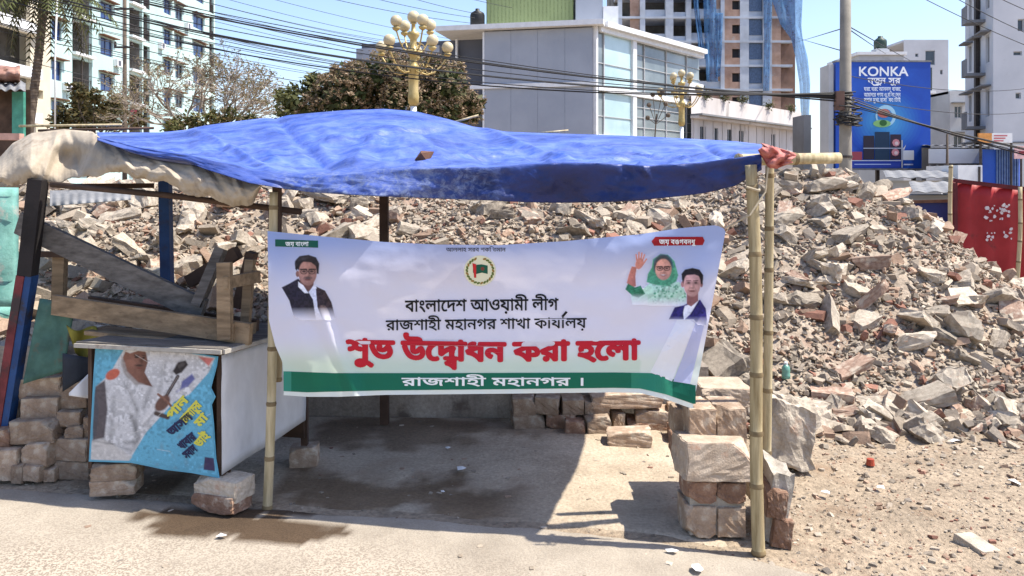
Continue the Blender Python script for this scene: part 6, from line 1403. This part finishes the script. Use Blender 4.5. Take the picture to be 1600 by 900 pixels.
# palm
YPm = 32.0; a, b, c = P(44, 215, YPm), P(60, 90, YPm), P(72, -25, YPm); g0 = V((a.x - .3, YPm, 0)); t = thing('palm_tree', 'tall palm with a thin dark trunk in front of the left apartments', 'tree', g0)
mb = MB(); mb.tube([g0, a, b, c], [.2, .17, .15, .14], 10); 
for i in range(46): q = a.lerp(b, i / 23) if i < 23 else b.lerp(c, (i - 23) / 23); mb.lathe(q, [(.165, 0), (.172, .03), (.155, .06)], 10)
mb.build('trunk', M['bark'], t, smooth=True)
for i in range(30):
    an = 2 * math.pi * i / 30 + rn.uniform(-.1, .1); dr = i % 3; L_ = rn.uniform(2.0, 2.8); d = V((math.cos(an), math.sin(an), 0)); lf = MB(); path = []
    for j in range(11): s = j / 10; path.append(c + d * (L_ * s * (1 - .35 * s * (dr == 0))) + V((0, 0, .5 * s * (dr > 0) - (3.0 if dr == 0 else 2.1) * s * s)))
    lf.tube(path, [.03 * (1 - .8 * j / 10) for j in range(11)], 5, c=(.14, .12, .05))
    for j in range(1, 11):
        for sd_ in (-1, 1):
            for q in (0, .5):
                p = path[j - 1].lerp(path[j], q); dd = (path[j] - path[j - 1]).normalized(); w_ = dd.cross(Z).normalized() * sd_
                tip = p + (w_ * .8 + dd * .5 + V((0, 0, -.55))).normalized() * .7 * (1.1 - .6 * j / 10); col = (.05, .05, .02) if dr == 0 else (.10, .12, .035); lf.add([p - dd * .06, p + dd * .06, tip], [(0, 1, 2)], 0, col)
    lf.build('frond', M['leaf'], t, attr=True)
mb = MB(); mb.tube([P(86, 205, 31), P(86, 90, 31), P(90, -20, 31)], .035, 6); tag(mb.build('thin_pole', M['white'], smooth=True), 'thin pale metal pole right of the palm trunk', 'pole')
# tiny creeping plants on the whitewashed parapet
o, u, n = WB
for i, (px, py, w_) in enumerate(((1130, 140, .8), (1100, 128, .6), (1160, 147, .7), (1200, 156, .7), (1235, 162, .6))):
    c = V((0, 0, 7.45)) + V((o.x + u.x * uw(px), o.y + u.y * uw(px), 0)) + n * .1; lf = MB(); 
    for k in range(4): leaves(lf, rn, c + V((rn.uniform(-w_, w_) * .3, .1, rn.uniform(-.1, .2))), .45, 60, .09, [(.13, .14, .06), (.2, .17, .09), (.08, .09, .03)], .1)
    tag(lf.build('parapet_plant', M['leaf'], attr=True), ('largest plant tuft on the whitewashed parapet', 'plant tuft at the left end of the whitewashed parapet', 'plant tuft right of the largest one on the whitewashed parapet', 'plant tuft near the right end of the whitewashed parapet', 'last plant tuft at the right end of the whitewashed parapet')[i], 'plant', 'plants growing on the whitewashed parapet')
# dry weed sprig in front of the glass building
mb = MB(); base = P(1022, 232, 30); q = P(1026, 178, 30); mb.tube([V((base.x, 30, 0)), base, q], .025, 5)
for dx, dy in ((-12, -6), (14, -8), (-6, -22), (9, -26), (-14, 14), (18, 10)): mb.tube([q.lerp(base, .3), P(1026 + dx, 170 + dy, 30)], .012, 4); mb.sphere(P(1026 + dx, 170 + dy, 30), .09, n=6)
tag(mb.build('dry_sapling', M['bark']), 'thin dry sapling in front of the glass corner building', 'sapling')

# ------------------------------------------------------------------ sheds and signs at left and right
YK = 14.0
t = thing('roadside_kiosk', 'old kiosk with rusty ragged roof and green shutter at the left frame edge', 'kiosk', P(10, HY, YK) - V((0, 0, EYE)))
mb = MB(); a = P(-60, 138, YK); b = P(37, 212, YK); kb = [V((a.x, YK + .2, 0)), V((b.x, YK + .2, 0)), V((P(36, 0, YK + 2).x, YK + 2, 0)), V((P(-60, 0, YK + 2).x, YK + 2, 0))]; mb.add(kb + [p + Z * a.z for p in kb], [(0, 1, 5, 4), (1, 2, 6, 5), (2, 3, 7, 6), (3, 0, 4, 7), (4, 5, 6, 7)]); mb.build('walls', M['wood_dark'], t)
mb = MB(); a2 = P(12, 150, YK); mb.box(a2.x, P(30, 0, YK).x, YK + .12, YK + .19, P(0, 214, YK).z, P(0, 142, YK).z); mb.build('shutter', mat('sea_green_paint', (.06, .24, .18), .6, .25, 6), t)
mb = MB(); mb.grid(lambda u, v: P(lerp(-70, 40, u), lerp(128, 141, v) + 2 * math.sin(u * 46), YK + .6 - .9 * v), 60, 3); mb.build('tin_awning', M['tin_grey'], t, smooth=True, solid=.01)
mb = MB(); mb.grid(lambda u, v: P(lerp(-60, 31, u), lerp(103 + 5 * fbm(u * 4, 0, 1), 129, v), YK + .5 - .35 * math.sin(v * 3.1) + .15 * fbm(u * 5, v * 3, 1)), 30, 10); mb.build('rusty_roof', mat('rusty_roof_sheet', (.28, .12, .09), .9, .4, 4, .4, 12, (.42, .26, .2)), t, smooth=True, solid=.02)
mb = MB(); mb.beam(P(-40, 213, 12), P(34, 214, 12), .12, .1); tag(mb.build('roof_beam', mat('pale_brick_paint', (.42, .25, .2), .9)), 'pale reddish beam below the green kiosk shutter at the left edge', 'beam')

YH = 10.2
t = thing('red_hoarding', 'red sheet metal hoarding with a torn white poster behind the rubble heap', 'hoarding', P(1545, HY, YH) - V((0, 0, EYE)))
a, b = P(1488, 282, YH), P(1640, 300, YH - .3)
mb = MB(); mb.grid(lambda u, v: V((lerp(a.x, b.x, u), lerp(YH, YH - .3, u) + .015 * math.sin(u * 30), lerp(-.05, lerp(a.z, b.z, u), v))), 60, 10); mb.build('sheet', M['red_sheet'], t, smooth=True, solid=.012)
mb = MB(); mb.beam(a + V((0, -.03, .0)), b + V((0, -.03, .0)), .04, .05); mb.beam(V((a.x + .02, YH - .03, 0)), a + V((.02, -.03, -.03)), .04, .04, V((0, 1, 0))); mb.build('frame', mat('dark_red_frame', (.10, .012, .015), .6), t)
mb = MB(); rn2 = random.Random(8)
for _ in range(52):
    px = rn2.uniform(1540, 1581); py = rn2.choice((rn2.uniform(319, 346), rn2.uniform(320, 332), rn2.uniform(356, 376)))
    if 1552 < px < 1563 and rn2.random() < .7: continue
    s = rn2.uniform(1.2, 3.6); Yq = YH - .3 * ((P(px, py, YH).x - a.x) / (b.x - a.x)) - .035
    polyfill(mb, [(px + s * math.cos(k * 1.05) * rn2.uniform(.5, 1.2), py + s * math.sin(k * 1.05) * rn2.uniform(.5, 1.2)) for k in range(6)], lambda x, y, o_: P(x, y, Yq - o_), .0005 * _ / 10, (.62, .55, .55), maxlen=50)
mb.build('torn_poster', M['print'], t, attr=True)
mb = MB(); a, b = P(1412, 318, 10.6), P(1487, 316, 10.4); mb.add([V((a.x, a.y, 0)), V((b.x, b.y, 0)), b, a, V((a.x, a.y + .03, 0)), V((b.x, b.y + .03, 0)), b + V((0, .03, 0)), a + V((0, .03, 0))], [(0, 1, 2, 3), (7, 6, 5, 4), (3, 2, 6, 7), (0, 3, 7, 4), (1, 5, 6, 2)])
t = mb.build('navy_hoarding', M['navy_sheet']); tag(t, 'low navy blue sheet hoarding left of the red hoarding', 'hoarding')
mb = MB(); mb.beam(a + V((0, -.02, .02)), b + V((0, -.02, .02)), .04, .04); mb.build('top_rail', M['rust'], t)
for i, (x0, y0_, x1, y1_, lab) in enumerate(((1484, 440, 1486, 258, 'thin bamboo stake at the left edge of the red hoarding'), (1590, 445, 1595, 292, 'thin bamboo stake near the right end of the red hoarding'))):
    bamboo('bamboo_stake', P(x0, y0_, 9.8), P(x1, y1_, 9.8), .026, lab, 'bamboo_pale', 'bamboo stakes holding the hoarding', seed=20 + i)
# market sheds beyond the rubble
def shed(px0, px1, pt, pb, Y, dep, m, lab, name='market_shed', roof='tin_grey', cat='shed'):
    a, b = P(px0, pb, Y), P(px1, pt, Y); t = thing(name, lab, cat, ((a.x + b.x) / 2, Y, 0))
    mb = MB(); kb = [V((a.x, Y, 0)), V((b.x, Y, 0)), V((P(px1 + 4, 0, Y + dep).x, Y + dep, 0)), V((P(px0 + 2, 0, Y + dep).x, Y + dep, 0))]; mb.add(kb + [p + Z * (b.z - .08) for p in kb], [(0, 1, 5, 4), (1, 2, 6, 5), (2, 3, 7, 6), (3, 0, 4, 7), (4, 5, 6, 7)]); mb.build('walls', M[m], t)
    mb = MB(); w_ = b.x - a.x; mb.grid(lambda u, v: V((lerp(lerp(a.x - .15, P(px0, 0, Y + dep).x, v), lerp(b.x + .15, P(px1 + 6, 0, Y + dep).x, v), u), lerp(Y - .5, Y + dep, v), b.z + .25 * v + .02 * math.sin(u * w_ * 18))), int(w_ * 14) + 4, 1); mb.build('roof', M[roof], t, solid=.02)
    return t, a, b
t, a, b = shed(1440, 1540, 228, 285, 34, 5, 'room', 'grey shed with wide flat awning below the right grey block')
mb = MB(); mb.box(a.x, b.x, 33.4, 33.45, b.z - .75, b.z - .15); mb.build('fascia', M['cement'], t)
mb = MB()
for i in range(9): x = lerp(a.x + .1, b.x - .1, i / 8); mb.box(x - .03, x + .03, 33.5, 33.56, 0, b.z - .8)
mb.build('posts', M['cement_dark'], t)
shed(1380, 1470, 278, 330, 24, 3, 'cement', 'low whitish shed with tin roof just over the rubble crest', roof='tin_grey')
t, a, b = shed(1420, 1500, 300, 340, 20, 2, 'cement_dark', 'small grey shuttered stall behind the blue hoarding', roof='tin_grey')
mb = MB(); q = P(1497, 258, 26); q2 = P(1535, 282, 26); mb.box(q.x, q2.x, 26, 28, 0, q.z); t = mb.build('white_cabin', M['white']); tag(t, 'plain white cabin behind the top of the red hoarding', 'cabin'); mb = MB(); mb.box(q2.x - .14, q2.x - .08, 25.96, 25.997, q2.z - .1, q.z - .05); mb.build('edge_strip', M['iron'], t)
t, a, b = shed(1535, 1592, 230, 285, 30, 4, 'bbblue', 'deep blue corrugated cabin above the red hoarding', roof='tin_grey', cat='cabin', name='blue_cabin')
mb = MB()
for i in range(9): x = lerp(a.x + .5, b.x, i / 9); mb.box(x, x + .05, 29.95, 29.997, 0, b.z - .1)
mb.build('ribs', mat('steel_blue', (.10, .16, .3), .5), t)
q = thing('shop_sign', 'orange and white shop signboard over the blue cabin', 'sign', P(1555, 225, 29.4)); mb = MB(); a, b = P(1530, 223, 29.4), P(1550, 208, 29.4); mb.box(a.x, b.x, 29.4, 29.5, a.z, b.z); mb.build('orange_half', mat('orange_paint', (.62, .28, .08), .6), q)
mb = MB(); c = P(1582, 208, 29.4); mb.box(b.x, c.x, 29.4, 29.5, a.z, b.z); mb.build('white_half', M['white'], q)
mb = MB()
for i in range(3): polyfill(mb, rc(1553, 211 + i * 4, 1574 - 3 * i, 213 + i * 4), lambda x, y, o_: P(x, y, 29.4 - o_), .012, (.5, .12, .14), maxlen=60)
mb.build('lettering', M['print'], q, attr=True)
mb = MB()
for x in (1532, 1580): mb.beam(V((P(x, 0, 29.6).x, 29.6, 0)), V((P(x, 0, 29.6).x, 29.6, b.z)), .06, .06, V((0, 1, 0)))
mb.build('legs', M['iron'], q)
t = thing('small_sign', 'small pink and white sign on a post at the right frame edge', 'sign', P(1594, 262, 27) ); mb = MB(); a, b = P(1586, 248, 27), P(1612, 228, 27); mb.box(a.x, b.x, 27, 27.06, a.z, b.z); mb.build('board', mat('pink_board', (.66, .42, .42), .6), t); mb = MB(); mb.beam(V((P(1596, 0, 27.1).x, 27.12, 0)), V((P(1596, 0, 27.1).x, 27.12, b.z)), .05, .05, V((0, 1, 0))); mb.build('post', M['iron'], t)
mb = MB(); polyfill(mb, rc(1592, 236, 1606, 240), lambda x, y, o_: P(x, y, 27 - o_), .006, (.4, .05, .07), maxlen=60); mb.build('lettering', M['print'], t, attr=True)
